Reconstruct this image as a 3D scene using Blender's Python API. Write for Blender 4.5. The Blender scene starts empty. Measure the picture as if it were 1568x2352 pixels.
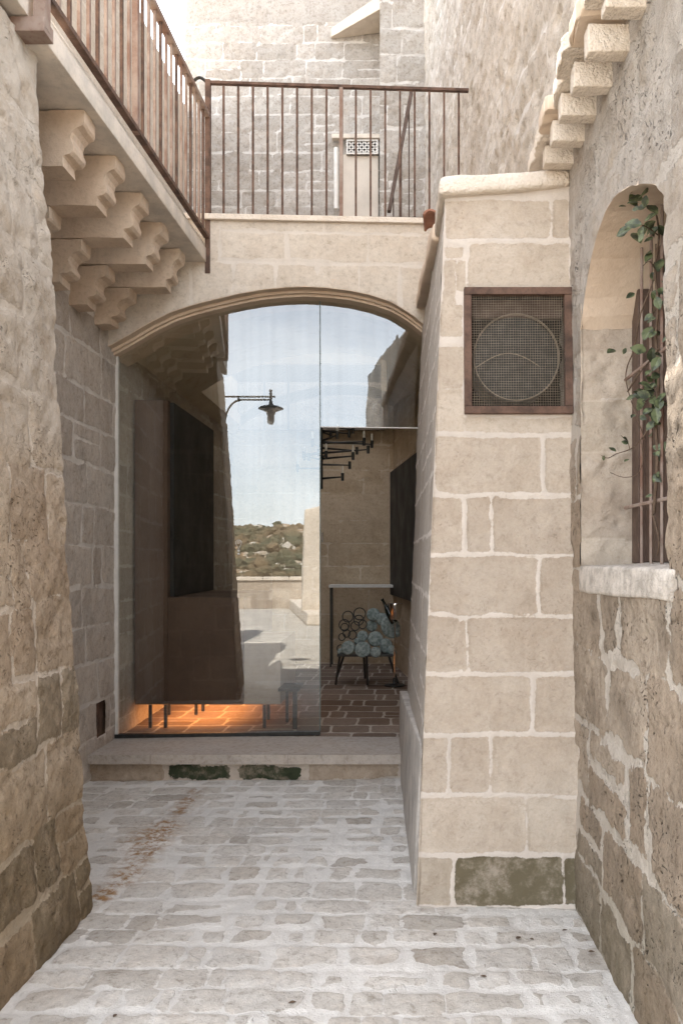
import bpy, bmesh, math, random
import numpy as np
from mathutils import Vector, Matrix
R = math.radians
random.seed(7); rng = np.random.RandomState(11)
SC = bpy.context.scene
COL = SC.collection
# ------------------------------------------------------------------ camera model (reading coordinates: 1568 x 2352)
F, CX, HZ, EYE = 1881.3, 912.4, 1284.0, 1.40
def P(u, v, y): return Vector(((u-CX)*y/F, y, EYE+(HZ-v)*y/F))
def yfloor(v, z=0.0): return F*(EYE-z)/(v-HZ)
GY0, GS = 5.66, 0.072                        # glass plane: y = GY0 + GS*(x+1.95)
def gy(x): return GY0+GS*(x+1.95)
def gpix(u, v):                              # point on the glass seen at a reading coordinate
    d = Vector(((u-CX)/F, 1.0, (HZ-v)/F)); t = (GY0+GS*1.95)/(1-GS*d.x)
    return Vector((0,0,EYE))+d*t
def refl(u, v, y=None, x=None, z=None):      # where the ray mirrored in the glass meets a plane of the place behind
    g = gpix(u, v); d = Vector(((u-CX)/F, 1.0, (HZ-v)/F)); n = Vector((GS,-1,0)).normalized()
    r = d-2*d.dot(n)*n
    if y is not None: t = (y-g.y)/r.y
    elif x is not None: t = (x-g.x)/r.x
    else: t = (z-g.z)/r.z
    return g+r*t
# ------------------------------------------------------------------ numpy noise
def _hash(ix, iy, iz, seed):
    n = (ix*374761393 + iy*668265263 + iz*2147483647 + seed*974634777) & 0xffffffff
    n = ((n ^ (n >> 13))*1274126177) & 0xffffffff
    n = (n ^ (n >> 16)) & 0xffffffff
    return n/4294967295.0*2-1
def vnoise(p, seed=0):
    p = np.asarray(p, float); i = np.floor(p).astype(np.int64); f = p-i; w = f*f*f*(f*(f*6-15)+10)
    out = 0
    for dx in (0,1):
        for dy in (0,1):
            for dz in (0,1):
                h = _hash(i[...,0]+dx, i[...,1]+dy, i[...,2]+dz, seed)
                out = out+h*(w[...,0] if dx else 1-w[...,0])*(w[...,1] if dy else 1-w[...,1])*(w[...,2] if dz else 1-w[...,2])
    return out
def fbm(p, sc=1.0, octv=4, seed=0, gain=.5):
    p = np.asarray(p, float)*sc; a = 1.; s = 0; t = 0
    for o in range(octv):
        s = s+a*vnoise(p*(2.03**o)+o*17.3, seed+o); t += a; a *= gain
    return s/t
# ------------------------------------------------------------------ object helpers
def tag(o, label=None, cat=None, group=None, kind=None):
    if label: o['label'] = label
    if cat: o['category'] = cat
    if group: o['group'] = group
    if kind: o['kind'] = kind
    elif cat: o['kind'] = 'thing'
    return o
def empty(name, loc, label=None, cat=None, group=None):
    o = bpy.data.objects.new(name, None); COL.objects.link(o); o.location = loc; o.empty_display_size = .1
    return tag(o, label, cat, group)
def link(name, me, mat=None, parent=None, smooth=False):
    if mat is not None:
        for m in (mat if isinstance(mat, (list, tuple)) else [mat]): me.materials.append(m)
    o = bpy.data.objects.new(name, me); COL.objects.link(o)
    if parent is not None:
        o.parent = parent
        base = Vector((0,0,0)); q = parent
        while q is not None: base += q.location; q = q.parent
        me.transform(Matrix.Translation(-base))
    if smooth:
        me.polygons.foreach_set('use_smooth', [True]*len(me.polygons))
    return o
class MB:                                    # collects shapes in world coordinates, builds ONE mesh
    def __init__(s): s.v = []; s.f = []; s.mi = []
    def add(s, vs, fs, mi=0):
        b = len(s.v); s.v += [tuple(q) for q in vs]; s.f += [[b+i for i in f] for f in fs]; s.mi += [mi]*len(fs); return s
    def hexa(s, c, mi=0):                    # 8 corners: bottom 0-3 ccw, top 4-7
        return s.add(c, [(3,2,1,0),(4,5,6,7),(0,1,5,4),(1,2,6,5),(2,3,7,6),(3,0,4,7)], mi)
    def box(s, x0,x1,y0,y1,z0,z1, mi=0):
        return s.hexa([(x0,y0,z0),(x1,y0,z0),(x1,y1,z0),(x0,y1,z0),(x0,y0,z1),(x1,y0,z1),(x1,y1,z1),(x0,y1,z1)], mi)
    def tube(s, pts, r, n=8, caps=True, mi=0, closed=False):
        pts = [Vector(p) for p in pts]; m = len(pts); rs = r if isinstance(r,(list,tuple)) else [r]*m
        vs = []; up = None
        for i,p in enumerate(pts):
            a = pts[(i-1)%m] if (i>0 or closed) else p; b = pts[(i+1)%m] if (i<m-1 or closed) else p
            t = (b-a).normalized()
            if up is None: up = t.orthogonal().normalized()
            up = (up-t*up.dot(t)).normalized(); w = t.cross(up)
            for k in range(n):
                q = 2*math.pi*k/n; vs.append(p+(up*math.cos(q)+w*math.sin(q))*rs[i])
        fs = []
        for i in range(m if closed else m-1):
            j = (i+1)%m
            for k in range(n): fs.append((i*n+k, i*n+(k+1)%n, j*n+(k+1)%n, j*n+k))
        if caps and not closed: fs.append(tuple(range(n-1,-1,-1))); fs.append(tuple((m-1)*n+k for k in range(n)))
        return s.add(vs, fs, mi)
    def lathe(s, c, prof, n=24, axis=Vector((0,0,1)), mi=0):   # prof: (r, h) along axis
        c = Vector(c); axis = Vector(axis).normalized(); a = axis.orthogonal().normalized(); b = axis.cross(a)
        vs = []
        for (r,h) in prof:
            for k in range(n):
                q = 2*math.pi*k/n; vs.append(c+axis*h+(a*math.cos(q)+b*math.sin(q))*max(r,1e-4))
        fs = [(i*n+k, i*n+(k+1)%n, (i+1)*n+(k+1)%n, (i+1)*n+k) for i in range(len(prof)-1) for k in range(n)]
        fs.append(tuple(range(n-1,-1,-1))); fs.append(tuple((len(prof)-1)*n+k for k in range(n)))
        return s.add(vs, fs, mi)
    def prism(s, poly, d, mi=0):             # poly: 3d points, d: extrusion vector
        n = len(poly); poly = [Vector(p) for p in poly]; d = Vector(d)
        return s.add(poly+[p+d for p in poly], [tuple(range(n-1,-1,-1)), tuple(range(n,2*n))]+[(i,(i+1)%n,n+(i+1)%n,n+i) for i in range(n)], mi)
    def build(s, name, mat, parent=None, smooth=False, bevel=0, jitter=0, recalc=True):
        me = bpy.data.meshes.new(name); me.from_pydata(s.v, [], s.f)
        me.polygons.foreach_set('material_index', s.mi)
        if recalc or bevel:
            bm = bmesh.new(); bm.from_mesh(me); bmesh.ops.recalc_face_normals(bm, faces=bm.faces)
            if bevel: bmesh.ops.bevel(bm, geom=[e for e in bm.edges if len(e.link_faces)==2 and e.calc_face_angle(0)>.5], offset=bevel, segments=2, profile=.6, affect='EDGES')
            bm.to_mesh(me); bm.free()
        o = link(name, me, mat, parent, smooth)
        if smooth:
            try: me.set_sharp_from_angle(angle=R(40))
            except Exception: pass
        return o
def stonebox(mb_pts, name, mat, parent=None, cuts=14, amp=.006, bevel=.012, sc=9, seed=3):
    """a hexahedron of hand-dressed stone: bevelled, subdivided and roughened"""
    me = bpy.data.meshes.new(name); bm = bmesh.new()
    vs = [bm.verts.new(p) for p in mb_pts]
    for f in [(3,2,1,0),(4,5,6,7),(0,1,5,4),(1,2,6,5),(2,3,7,6),(3,0,4,7)]: bm.faces.new([vs[i] for i in f])
    bmesh.ops.recalc_face_normals(bm, faces=bm.faces)
    bmesh.ops.bevel(bm, geom=bm.edges[:], offset=bevel, segments=2, profile=.6, affect='EDGES')
    for _ in range(3):
        long = [e for e in bm.edges if e.calc_length() > .05]
        if long: bmesh.ops.subdivide_edges(bm, edges=long, cuts=cuts if _==0 and False else 1, use_grid_fill=True)
    bm.normal_update()
    co = np.array([v.co[:] for v in bm.verts]); nn = np.array([v.normal[:] for v in bm.verts])
    h = fbm(co, sc, 3, seed)*amp*2
    for v,q,d,hh in zip(bm.verts, co, nn, h): v.co = q+d*hh
    bm.to_mesh(me); bm.free()
    return link(name, me, mat, parent, True)
# ------------------------------------------------------------------ masonry sheets
def courses(u0,u1,v0,v1,hr,lr,seed=0,gap=.02,skew=0,jit=.012,moss=None):
    """rows of blocks: (u0,u1,v0,v1,tone,radius)"""
    r = random.Random(seed); out = []; v = v0
    while v < v1:
        h = r.uniform(*hr); u = u0-r.uniform(0,lr[1])
        while u < u1:
            l = r.uniform(*lr)
            if r.random() < .16: l *= .45
            if r.random() < .09 and h > .2:
                m = r.uniform(.4,.6)*h
                out.append((u,u+l,v,v+m,r.random(),.02)); out.append((u,u+l,v+m,v+h,r.random(),.02))
            else:
                out.append((u,u+l,v+r.uniform(-jit,jit),v+h+r.uniform(-jit,jit),r.random(),r.uniform(.012,.035)))
            u += l
        v += h
    return out
def hf(name, mat, O, U, V, N, su, sv, step, blocks, relief=.006, rough=.004, big=.0, bigsc=1.3, warp=.008, bev=.02, half=.008,
       mapf=None, hole=None, core=None, parent=None, seed=0, pits=0., stain=None, pillow=0.):
    """a displaced sheet of masonry: attribute sd = distance inside the block edge, tone = per-block value"""
    O=np.array(O,float);U=np.array(U,float);V=np.array(V,float);N=np.array(N,float);N/=np.linalg.norm(N)
    nu = max(2,int(round((su[1]-su[0])/step))+1); nv = max(2,int(round((sv[1]-sv[0])/step))+1)
    S,T = np.meshgrid(np.linspace(su[0],su[1],nu), np.linspace(sv[0],sv[1],nv), indexing='ij')
    if mapf: S,T = mapf(S,T)
    pos = O+S[...,None]*U+T[...,None]*V
    wu = S+fbm(pos,7,3,seed+40)*warp*2+fbm(pos,1.6,2,seed+44)*warp*1.5; wv = T+fbm(pos,7,3,seed+50)*warp*2+fbm(pos,1.4,2,seed+54)*warp*1.6
    sd = np.full(S.shape,-.02); tone = np.full(S.shape,.5); best = np.full(S.shape,-9.)
    for (a,b,c,d,tn,rad) in blocks:
        m = (wu>a-.03)&(wu<b+.03)&(wv>c-.03)&(wv<d+.03)
        if not m.any(): continue
        x = np.abs(wu[m]-(a+b)/2)-(b-a)/2+half+rad; y = np.abs(wv[m]-(c+d)/2)-(d-c)/2+half+rad
        q = -(np.minimum(np.maximum(x,y),0)+np.hypot(np.maximum(x,0),np.maximum(y,0))-rad)
        bb = best[m]; up = q>bb
        bs = sd[m]; bs[up] = q[up]; sd[m] = bs; bt = tone[m]; bt[up] = tn; tone[m] = bt; bb[up] = q[up]; best[m] = bb
    k = np.clip((sd+bev*.3)/bev,0,1); k = k*k*(3-2*k)
    h = relief*k+fbm(pos,16,4,seed)*rough*2+fbm(pos,bigsc,2,seed+9)*big*2
    if pillow: h = h+pillow*np.clip(sd/.10,0,1)**.6+ (tone-.5)*pillow*.8*k
    if pits:
        pn = fbm(pos,22,3,seed+70); h = h-np.clip(pn-.28,0,1)*pits*5*k
        pn = fbm(pos,7,3,seed+71); h = h-np.clip(pn-.25,0,1)*pits*6*k
    pos = pos+N*h[...,None]
    idx = np.arange(nu*nv).reshape(nu,nv)
    q = np.stack([idx[:-1,:-1],idx[1:,:-1],idx[1:,1:],idx[:-1,1:]],-1).reshape(-1,4)
    if np.dot(np.cross(U,V),N)<0: q = q[:,::-1]
    if hole is not None:
        cs = (S[:-1,:-1]+S[1:,1:])/2; ct = (T[:-1,:-1]+T[1:,1:])/2
        q = q[~hole(cs,ct).reshape(-1)]
    verts = pos.reshape(-1,3); nb = len(verts); faces = q
    if core:
        ex = []; ef = []
        for c in core:
            b = nb+len(ex); ex += [tuple(p) for p in c]
            ef += [[b+i for i in f] for f in [(3,2,1,0),(4,5,6,7),(0,1,5,4),(1,2,6,5),(2,3,7,6),(3,0,4,7)]]
        verts = np.vstack([verts,np.array(ex)]); faces = np.vstack([q,np.array(ef)])
    me = bpy.data.meshes.new(name)
    me.vertices.add(len(verts)); me.vertices.foreach_set('co', verts.astype(np.float32).ravel())
    me.loops.add(faces.size); me.loops.foreach_set('vertex_index', faces.astype(np.int32).ravel())
    me.polygons.add(len(faces)); me.polygons.foreach_set('loop_start', np.arange(0,faces.size,4,dtype=np.int32))
    me.update(calc_edges=True)
    ncore = len(verts)-nb
    def at(nm, arr, fill):
        a = me.attributes.new(nm,'FLOAT','POINT'); a.data.foreach_set('value', np.concatenate([arr.ravel(), np.full(ncore,fill)]).astype(np.float32))
    at('sd', sd, .05); at('tone', tone, .5)
    if stain is not None: at('stain', stain(pos), 0.)
    sm = np.ones(len(faces),bool)
    if ncore: sm[-6*len(core):] = False
    me.polygons.foreach_set('use_smooth', sm)
    me.validate(); me.update()
    return link(name, me, mat, parent)
# ------------------------------------------------------------------ node helpers
class NT:
    def __init__(s, name):
        s.m = bpy.data.materials.new(name); s.m.use_nodes = True; s.t = s.m.node_tree; s.n = s.t.nodes; s.l = s.t.links
        for x in list(s.n): s.n.remove(x)
        s.out = s.n.new('ShaderNodeOutputMaterial')
    def nd(s, ty, **kw):
        x = s.n.new(ty)
        for k,v in kw.items(): setattr(x,k,v)
        return x
    def set(s, sock, v):
        if isinstance(v, bpy.types.NodeSocket): s.l.new(v, sock)
        elif v is not None:
            if hasattr(sock.default_value,'__len__') and not hasattr(v,'__len__'): sock.default_value = [v]*len(sock.default_value)
            elif hasattr(v,'__len__') and len(v)==3 and len(sock.default_value)==4: sock.default_value = (*v,1)
            else: sock.default_value = v
    def coord(s): return s.nd('ShaderNodeTexCoord').outputs['Object']
    def geo(s): return s.nd('ShaderNodeNewGeometry').outputs['Position']
    def attr(s, nm): return s.nd('ShaderNodeAttribute', attribute_name=nm).outputs['Fac']
    def noise(s, vec, sc, det=4, rough=.55, dist=0, col=False):
        x = s.nd('ShaderNodeTexNoise'); s.set(x.inputs['Vector'],vec); x.inputs['Scale'].default_value=sc; x.inputs['Detail'].default_value=det
        x.inputs['Roughness'].default_value=rough; x.inputs['Distortion'].default_value=dist
        return x.outputs['Color' if col else 'Fac']
    def voro(s, vec, sc, feature='F1', out='Distance'):
        x = s.nd('ShaderNodeTexVoronoi', feature=feature); s.set(x.inputs['Vector'],vec); x.inputs['Scale'].default_value=sc; return x.outputs[out]
    def scale(s, vec, v):
        x = s.nd('ShaderNodeMapping'); s.set(x.inputs['Vector'],vec); x.inputs['Scale'].default_value=v; return x.outputs[0]
    def rng(s, v, a, b, c=0., d=1., smooth=True):
        x = s.nd('ShaderNodeMapRange', interpolation_type='SMOOTHSTEP' if smooth else 'LINEAR'); s.set(x.inputs['Value'],v)
        x.inputs['From Min'].default_value=a; x.inputs['From Max'].default_value=b; x.inputs['To Min'].default_value=c; x.inputs['To Max'].default_value=d
        return x.outputs['Result']
    def math(s, op, a, b=None, clamp=False):
        x = s.nd('ShaderNodeMath', operation=op, use_clamp=clamp); s.set(x.inputs[0],a)
        if b is not None: s.set(x.inputs[1],b)
        return x.outputs[0]
    def mix(s, f, a, b, mode='MIX'):
        x = s.nd('ShaderNodeMix', data_type='RGBA', blend_type=mode); s.set(x.inputs[0],f); s.set(x.inputs[6],a); s.set(x.inputs[7],b); return x.outputs[2]
    def bump(s, h, st, d, nrm=None):
        x = s.nd('ShaderNodeBump'); s.set(x.inputs['Height'],h); x.inputs['Strength'].default_value=st; x.inputs['Distance'].default_value=d
        if nrm is not None: s.l.new(nrm, x.inputs['Normal'])
        return x.outputs[0]
    def bsdf(s, col, rough=.9, nrm=None, metal=0., **kw):
        x = s.nd('ShaderNodeBsdfPrincipled'); s.set(x.inputs['Base Color'],col); s.set(x.inputs['Roughness'],rough); x.inputs['Metallic'].default_value=metal
        if nrm is not None: s.l.new(nrm,x.inputs['Normal'])
        for k,v in kw.items(): s.set(x.inputs[k.replace('_',' ')],v)
        s.l.new(x.outputs[0], s.out.inputs['Surface']); return s.m
def stone(name, a, b, mortar, edge=.009, smear=0., stainc=None, mossc=(.07,.075,.045), bump=.5, pit=.5, fine=1., dirt=.35, grey=None, rustc=None, blotch=1.0, wash=None, damp=None, sf=3.6, micro=.5):
    n = NT(name); p = n.geo(); sd = n.attr('sd'); tone = n.attr('tone')
    e1 = n.noise(p, 55, 4, .65); e2 = n.noise(p, 13, 3, .6)
    sdn = n.math('ADD', sd, n.math('MULTIPLY', n.math('SUBTRACT', e1, .5), edge*1.6))
    sdn = n.math('ADD', sdn, n.math('MULTIPLY', n.math('SUBTRACT', e2, .5), edge*2.2))
    if smear:
        e3 = n.noise(p, sf, 5, .6); sdn = n.math('SUBTRACT', sdn, n.math('MULTIPLY', n.rng(e3,.40,.66), smear))
    mask = n.rng(sdn, -.0015, .0035)
    big = n.noise(p, 1.1*blotch, 5, .6); mid = n.noise(p, 5.5, 6, .65, .4); fi = n.noise(p, 90*fine, 4, .7); gr = n.noise(p, 260*fine, 2, .6)
    base = n.mix(n.rng(tone,.05,.95,smooth=False), a, b)
    base = n.mix(n.rng(mid,.3,.72), base, n.mix(.55, base, n.mix(1, base, (.78,.72,.66), 'MULTIPLY')))
    c2 = grey if grey else tuple(x*.72 for x in a)
    base = n.mix(n.math('MULTIPLY', n.rng(big,.42,.68), dirt), base, c2)
    base = n.mix(n.math('MULTIPLY', n.rng(fi,.35,.75), .22), base, n.mix(1, base, (.55,.50,.44), 'MULTIPLY'))
    base = n.mix(n.math('MULTIPLY', n.rng(gr,.55,.8), .35), base, n.mix(1, base, (1.25,1.2,1.15), 'MULTIPLY'))
    mt = n.noise(p, 30*fine, 8, .78, .3)
    base = n.mix(n.math('MULTIPLY', n.rng(mt,.50,.66), micro), base, n.mix(1, base, (.56,.52,.47), 'MULTIPLY'))
    base = n.mix(n.math('MULTIPLY', n.rng(mt,.50,.36), micro*.7), base, n.mix(1, base, (1.22,1.2,1.17), 'MULTIPLY'))
    # pits
    v = n.voro(n.mix(.35, p, n.noise(p, 9, 2, .5, 0, True)), 42); pits = n.math('MULTIPLY', n.rng(v,.30,.10), n.rng(n.noise(p,4,3),.47,.63))
    base = n.mix(n.math('MULTIPLY', pits, .5*min(1,pit)), base, n.mix(1, base, (.35,.31,.27), 'MULTIPLY'))
    # grown-over blocks carry tone > 1
    mo = n.math('MULTIPLY', n.rng(tone,1.2,2.0), n.rng(n.noise(p,9,6,.75),.30,.56,.38,1.))
    base = n.mix(mo, base, mossc)
    mcol = n.mix(n.rng(n.noise(p,3,4),.3,.75), mortar, tuple(x*.86 for x in mortar)); mcol = n.mix(n.math('MULTIPLY',n.rng(fi,.4,.8),.2), mcol, tuple(x*.6 for x in mortar)); mcol = n.mix(n.math('MULTIPLY',n.rng(mt,.52,.68),micro*.55), mcol, tuple(x*.66 for x in mortar))
    col = n.mix(mask, mcol, base)
    # streaks of rain dirt
    st = n.noise(n.scale(p,(7,7,.9)), 1.6, 5, .6)
    col = n.mix(n.math('MULTIPLY', n.rng(st,.52,.78), dirt*.6), col, n.mix(1, col, (.62,.58,.54), 'MULTIPLY'))
    if rustc:
        sa = n.math('MULTIPLY', n.attr('stain'), n.rng(n.noise(p,22,6,.75),.42,.60,.12,1.)); col = n.mix(n.math('MINIMUM',sa,1.), col, rustc)
    if wash or damp:
        sep = n.nd('ShaderNodeSeparateXYZ'); n.set(sep.inputs[0], p); zz = n.math('ADD', sep.outputs['Z'], n.math('MULTIPLY', n.math('SUBTRACT', n.noise(p,2.2,5,.65), .5), 1.6))
        if wash: col = n.mix(n.math('MULTIPLY', n.rng(zz, wash[1], wash[2]), n.rng(n.noise(p,9,4,.7),.3,.6,.3,.85)), col, wash[0])
        if damp: col = n.mix(n.math('MULTIPLY', n.rng(zz, damp[1], damp[2], 1., 0.), .75), col, n.mix(1, col, damp[0], 'MULTIPLY'))
    h = n.math('ADD', n.math('MULTIPLY', mid, 1.0), n.math('MULTIPLY', fi, .45)); h = n.math('ADD', h, n.math('MULTIPLY', gr, .12)); h = n.math('ADD', h, n.math('MULTIPLY', mt, .9))
    h = n.math('SUBTRACT', h, n.math('MULTIPLY', pits, 1.3*pit)); h = n.math('ADD', h, n.math('MULTIPLY', mask, .25))
    return n.bsdf(col, .92, n.bump(h, bump, .012), Specular_IOR_Level=.25)
def plain(name, col, rough=.6, metal=0., var=.25, sc=12, bump=.1, dark=None, bd=.003, **kw):
    n = NT(name); p = n.geo(); x = n.noise(p, sc, 5, .6); y = n.noise(p, sc*8, 3, .6)
    d = dark if dark else tuple(q*.6 for q in col)
    c = n.mix(n.math('MULTIPLY', n.rng(x,.35,.7), min(1,var*2)), col, d); c = n.mix(n.math('MULTIPLY', n.rng(y,.5,.8), var), c, d)
    return n.bsdf(c, n.rng(x,.3,.7,rough*.85,min(1,rough*1.15)), n.bump(n.math('ADD',x,y), bump, bd), metal, **kw)
# colours
M = {}
M['pier'] = stone('dressed_tufa', (.42,.355,.29),(.55,.48,.40),(.61,.545,.48), edge=.009, bump=.45, pit=.45, dirt=.3, mossc=(.135,.112,.07), micro=.34)
M['pier_side'] = stone('dressed_tufa_side', (.40,.36,.32),(.49,.445,.395),(.64,.59,.54), edge=.008, bump=.35, pit=.3, dirt=.3, grey=(.44,.42,.39), mossc=(.115,.098,.058))
M['old'] = stone('weathered_tufa', (.40,.31,.225),(.55,.46,.36),(.64,.555,.46), edge=.014, smear=.006, bump=.95, pit=1.1, micro=.9, dirt=.65, grey=(.30,.24,.175), mossc=(.13,.105,.065), blotch=1.6, wash=((.57,.51,.435),1.3,2.4), damp=((.58,.52,.40),.1,1.0))
M['oldr'] = stone('eroded_tufa', (.37,.29,.215),(.49,.41,.325),(.60,.53,.45), edge=.018, smear=.03, bump=1.3, pit=1.2, micro=.9, dirt=.95, grey=(.25,.20,.15), mossc=(.14,.115,.075), blotch=2.4, wash=((.53,.48,.43),1.5,2.6), damp=((.52,.50,.40),-.3,.6))
M['recess'] = stone('grey_tufa', (.46,.405,.35),(.61,.55,.485),(.65,.60,.54), edge=.010, smear=.012, bump=.6, pit=.6, dirt=.6, grey=(.38,.35,.315), micro=.6)
M['face'] = stone('smooth_tufa', (.58,.52,.445),(.62,.56,.485),(.63,.57,.50), edge=.004, smear=.02, bump=.18, pit=.15, dirt=.25, grey=(.56,.50,.43))
M['back'] = stone('pale_masonry', (.38,.355,.325),(.48,.455,.425),(.60,.575,.545), edge=.010, bump=.6, pit=.8, micro=.8, dirt=.5, grey=(.40,.385,.36))
M['room'] = stone('room_tufa', (.52,.42,.30),(.60,.495,.37),(.62,.53,.41), edge=.005, smear=.01, bump=.35, pit=.5, dirt=.4, grey=(.42,.34,.25))
M['pave'] = stone('lime_washed_paving', (.47,.435,.385),(.70,.67,.62),(.745,.715,.665), edge=.009, smear=.050, sf=1.7, bump=.8, pit=.5, dirt=.4, grey=(.50,.48,.45), micro=.75, rustc=(.30,.17,.075), mossc=(.30,.28,.25), blotch=1.8)
M['terr'] = stone('sunny_paving', (.46,.43,.385),(.56,.53,.48),(.33,.30,.265), edge=.006, smear=0., bump=.4, pit=.3, dirt=.2)
M['darkened'] = stone('darkened_tufa', (.13,.11,.09),(.17,.145,.12),(.2,.17,.14), edge=.01, dirt=.6)  # shade put into the colour, so these faces show dimly in the glass
M['tile'] = stone('terracotta_floor', (.145,.098,.07),(.25,.19,.15),(.42,.37,.31), edge=.004, bump=.4, pit=.3, dirt=.35, grey=(.20,.17,.145))
M['step'] = stone('step_stone', (.45,.40,.35),(.52,.465,.41),(.36,.32,.28), edge=.002, micro=.6, bump=.2, pit=.2, dirt=.35, grey=(.37,.355,.34))
M['riser'] = stone('riser_stone', (.44,.36,.28),(.48,.40,.32),(.60,.52,.44), edge=.02, smear=.01, bump=.6, pit=.6, dirt=.5, grey=(.28,.22,.16), mossc=(.045,.055,.03))
M['corbel'] = plain('carved_tufa', (.64,.52,.405), .9, var=.25, sc=5, bump=.35, dark=(.50,.375,.27), bd=.008)
M['slab'] = plain('balcony_stone', (.66,.585,.50), .9, var=.4, sc=6, bump=.5, dark=(.46,.42,.37), bd=.008)
n = NT('carved_tufa_block'); p = n.geo(); oi = n.nd('ShaderNodeObjectInfo').outputs['Random']; x_ = n.noise(p,5,6,.65); y_ = n.noise(p,40,6,.7)
c = n.mix(oi, (.66,.55,.44), (.58,.455,.345)); c = n.mix(n.math('MULTIPLY',n.rng(x_,.42,.66),.6), c, (.50,.37,.265)); c = n.mix(n.math('MULTIPLY',n.rng(y_,.50,.66),.4), c, (.40,.31,.23)); c = n.mix(n.math('MULTIPLY',n.rng(n.noise(n.scale(p,(9,9,1.2)),1.5,5,.6),.55,.72),.5), c, (.43,.36,.29))
M['carved'] = n.bsdf(c, .92, n.bump(n.math('ADD',x_,y_), .5, .008))
M['cap'] = plain('cap_stone', (.66,.58,.49), .9, var=.25, sc=9, bump=.8, dark=(.52,.44,.35), bd=.012)
M['rust'] = plain('rusty_steel', (.135,.075,.05), .8, .1, var=.55, sc=14, bump=.4, dark=(.065,.04,.03), bd=.002)
M['rustl'] = plain('flare_paled_rusty_steel', (.30,.235,.195), .8, .05, var=.5, sc=6, bump=.3, dark=(.19,.11,.08), bd=.002)  # lighter rust: flare haze put into the colour
M['corten'] = plain('corten_sheet', (.13,.08,.056), .65, .1, var=.5, sc=2.5, bump=.1, dark=(.10,.06,.043))
M['black'] = plain('black_lacquer', (.018,.019,.019), .6, 0, var=.3, sc=3, bump=.02)
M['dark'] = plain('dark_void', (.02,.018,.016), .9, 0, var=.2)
M['iron'] = plain('dark_iron', (.045,.045,.042), .5, .6, var=.3, sc=30, bump=.1)
M['wood'] = plain('old_brown_wood', (.095,.06,.042), .7, 0, var=.45, sc=8, bump=.4, dark=(.06,.034,.024))
M['wire'] = plain('rusted_wire', (.26,.21,.155), .7, .3, var=.4, sc=25, bump=.1)
M['white'] = plain('white_glaze', (.72,.70,.66), .6, 0, var=.15)
M['chrome'] = plain('chrome', (.75,.75,.74), .12, 1., var=.05)
M['cush'] = plain('pale_green_velvet', (.34,.385,.365), .85, 0, var=.6, sc=38, bump=.3, dark=(.13,.17,.16))
M['bottle'] = plain('bottle_glass', (.008,.014,.01), .1, 0, var=.05)
M['bulb'] = plain('bulb_glass', (.8,.8,.78), .1, 0, var=.02)
M['leaf'] = None
M['bark'] = plain('vine_bark', (.13,.085,.055), .85, 0, var=.4, sc=60, bump=.5)
M['terra'] = plain('terracotta', (.34,.16,.10), .8, 0, var=.3, sc=12, bump=.4)
M['blade'] = plain('fan_metal', (.10,.10,.095), .45, .6, var=.35, sc=10, bump=.1)
n = NT('ivy_leaf'); p = n.geo(); c = n.mix(n.rng(n.noise(p,32,3),.40,.62), (.026,.034,.016), (.12,.145,.065))
M['leaf'] = n.bsdf(c, .5, None, 0., Specular_IOR_Level=.5)
n = NT('candle'); M['candle'] = n.bsdf((.72,.68,.6), .5)
n = NT('warm_lamp_strip'); e = n.nd('ShaderNodeEmission'); e.inputs[0].default_value=(1,.40,.13,1); e.inputs[1].default_value=1.5; n.l.new(e.outputs[0], n.out.inputs['Surface']); M['glow'] = n.m
# glass: real mirror-like coated pane, what is behind it still shows
GLASS_R = .145
n = NT('coated_glass'); p = n.geo()
gl = n.nd('ShaderNodeBsdfGlossy'); gl.inputs['Roughness'].default_value=0.0; gl.inputs['Color'].default_value=(.93,.97,1,1)
tr = n.nd('ShaderNodeBsdfTransparent'); tr.inputs['Color'].default_value=(.86,.86,.83,1)
mx = n.nd('ShaderNodeMixShader'); mx.inputs[0].default_value=GLASS_R
stv = n.noise(n.scale(p,(14,14,.35)), 1.5, 3, .5)
n.set(mx.inputs[0], n.rng(stv,.3,.75,GLASS_R-.006,GLASS_R+.008))
n.l.new(tr.outputs[0], mx.inputs[1]); n.l.new(gl.outputs[0], mx.inputs[2]); n.l.new(mx.outputs[0], n.out.inputs['Surface']); M['glass'] = n.m
n = NT('glass_edge'); tr = n.nd('ShaderNodeBsdfTransparent'); tr.inputs['Color'].default_value=(.97,.98,.97,1); n.l.new(tr.outputs[0], n.out.inputs['Surface']); M['glassb'] = n.m
n = NT('pane_rim'); M['rim'] = n.bsdf((.10,.13,.12), .3)

# ================================================================== GROUND
def rust_stain(pos):
    s = np.zeros(pos.shape[:-1])
    for (u,v,a,w) in ((448,1815,.5,.05),(432,1838,.8,.055),(412,1862,.7,.06),(378,1902,1.7,.055),(350,1938,1.1,.055),(328,1962,.8,.06),(300,1995,.5,.07),(285,2020,.5,.07),(237,2058,1.0,.05),(340,1925,.5,.13)):
        y = yfloor(v); x = (u-CX)*y/F
        s = s+1.5*a*np.exp(-(((pos[...,0]-x)/w)**2+((pos[...,1]-y)/(w*1.6))**2))
    # damp grey foot along the left wall
    return np.clip(s,0,1)
blk = courses(-2.1,.9,2.05,5.35,(.125,.19),(.11,.28),5,jit=.006)
blk = [(a,b,c,d,(.45+.55*t if random.Random(int(a*1e4+c*97)).random()>.14 else .45*t),.02) for (a,b,c,d,t,r_) in blk]
def pavehole(s,t): return (s<-1.35)&(t<3.15)
o = hf('alley_paving', M['pave'], (0,0,0),(1,0,0),(0,1,0),(0,0,1),(-2.02,.80),(2.05,5.30),.013,blk,relief=.004,rough=.0035,big=.006,bigsc=1.2,warp=.007,bev=.025,half=.0035,stain=rust_stain,seed=1,pillow=.002)
tag(o, kind='structure')
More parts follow.
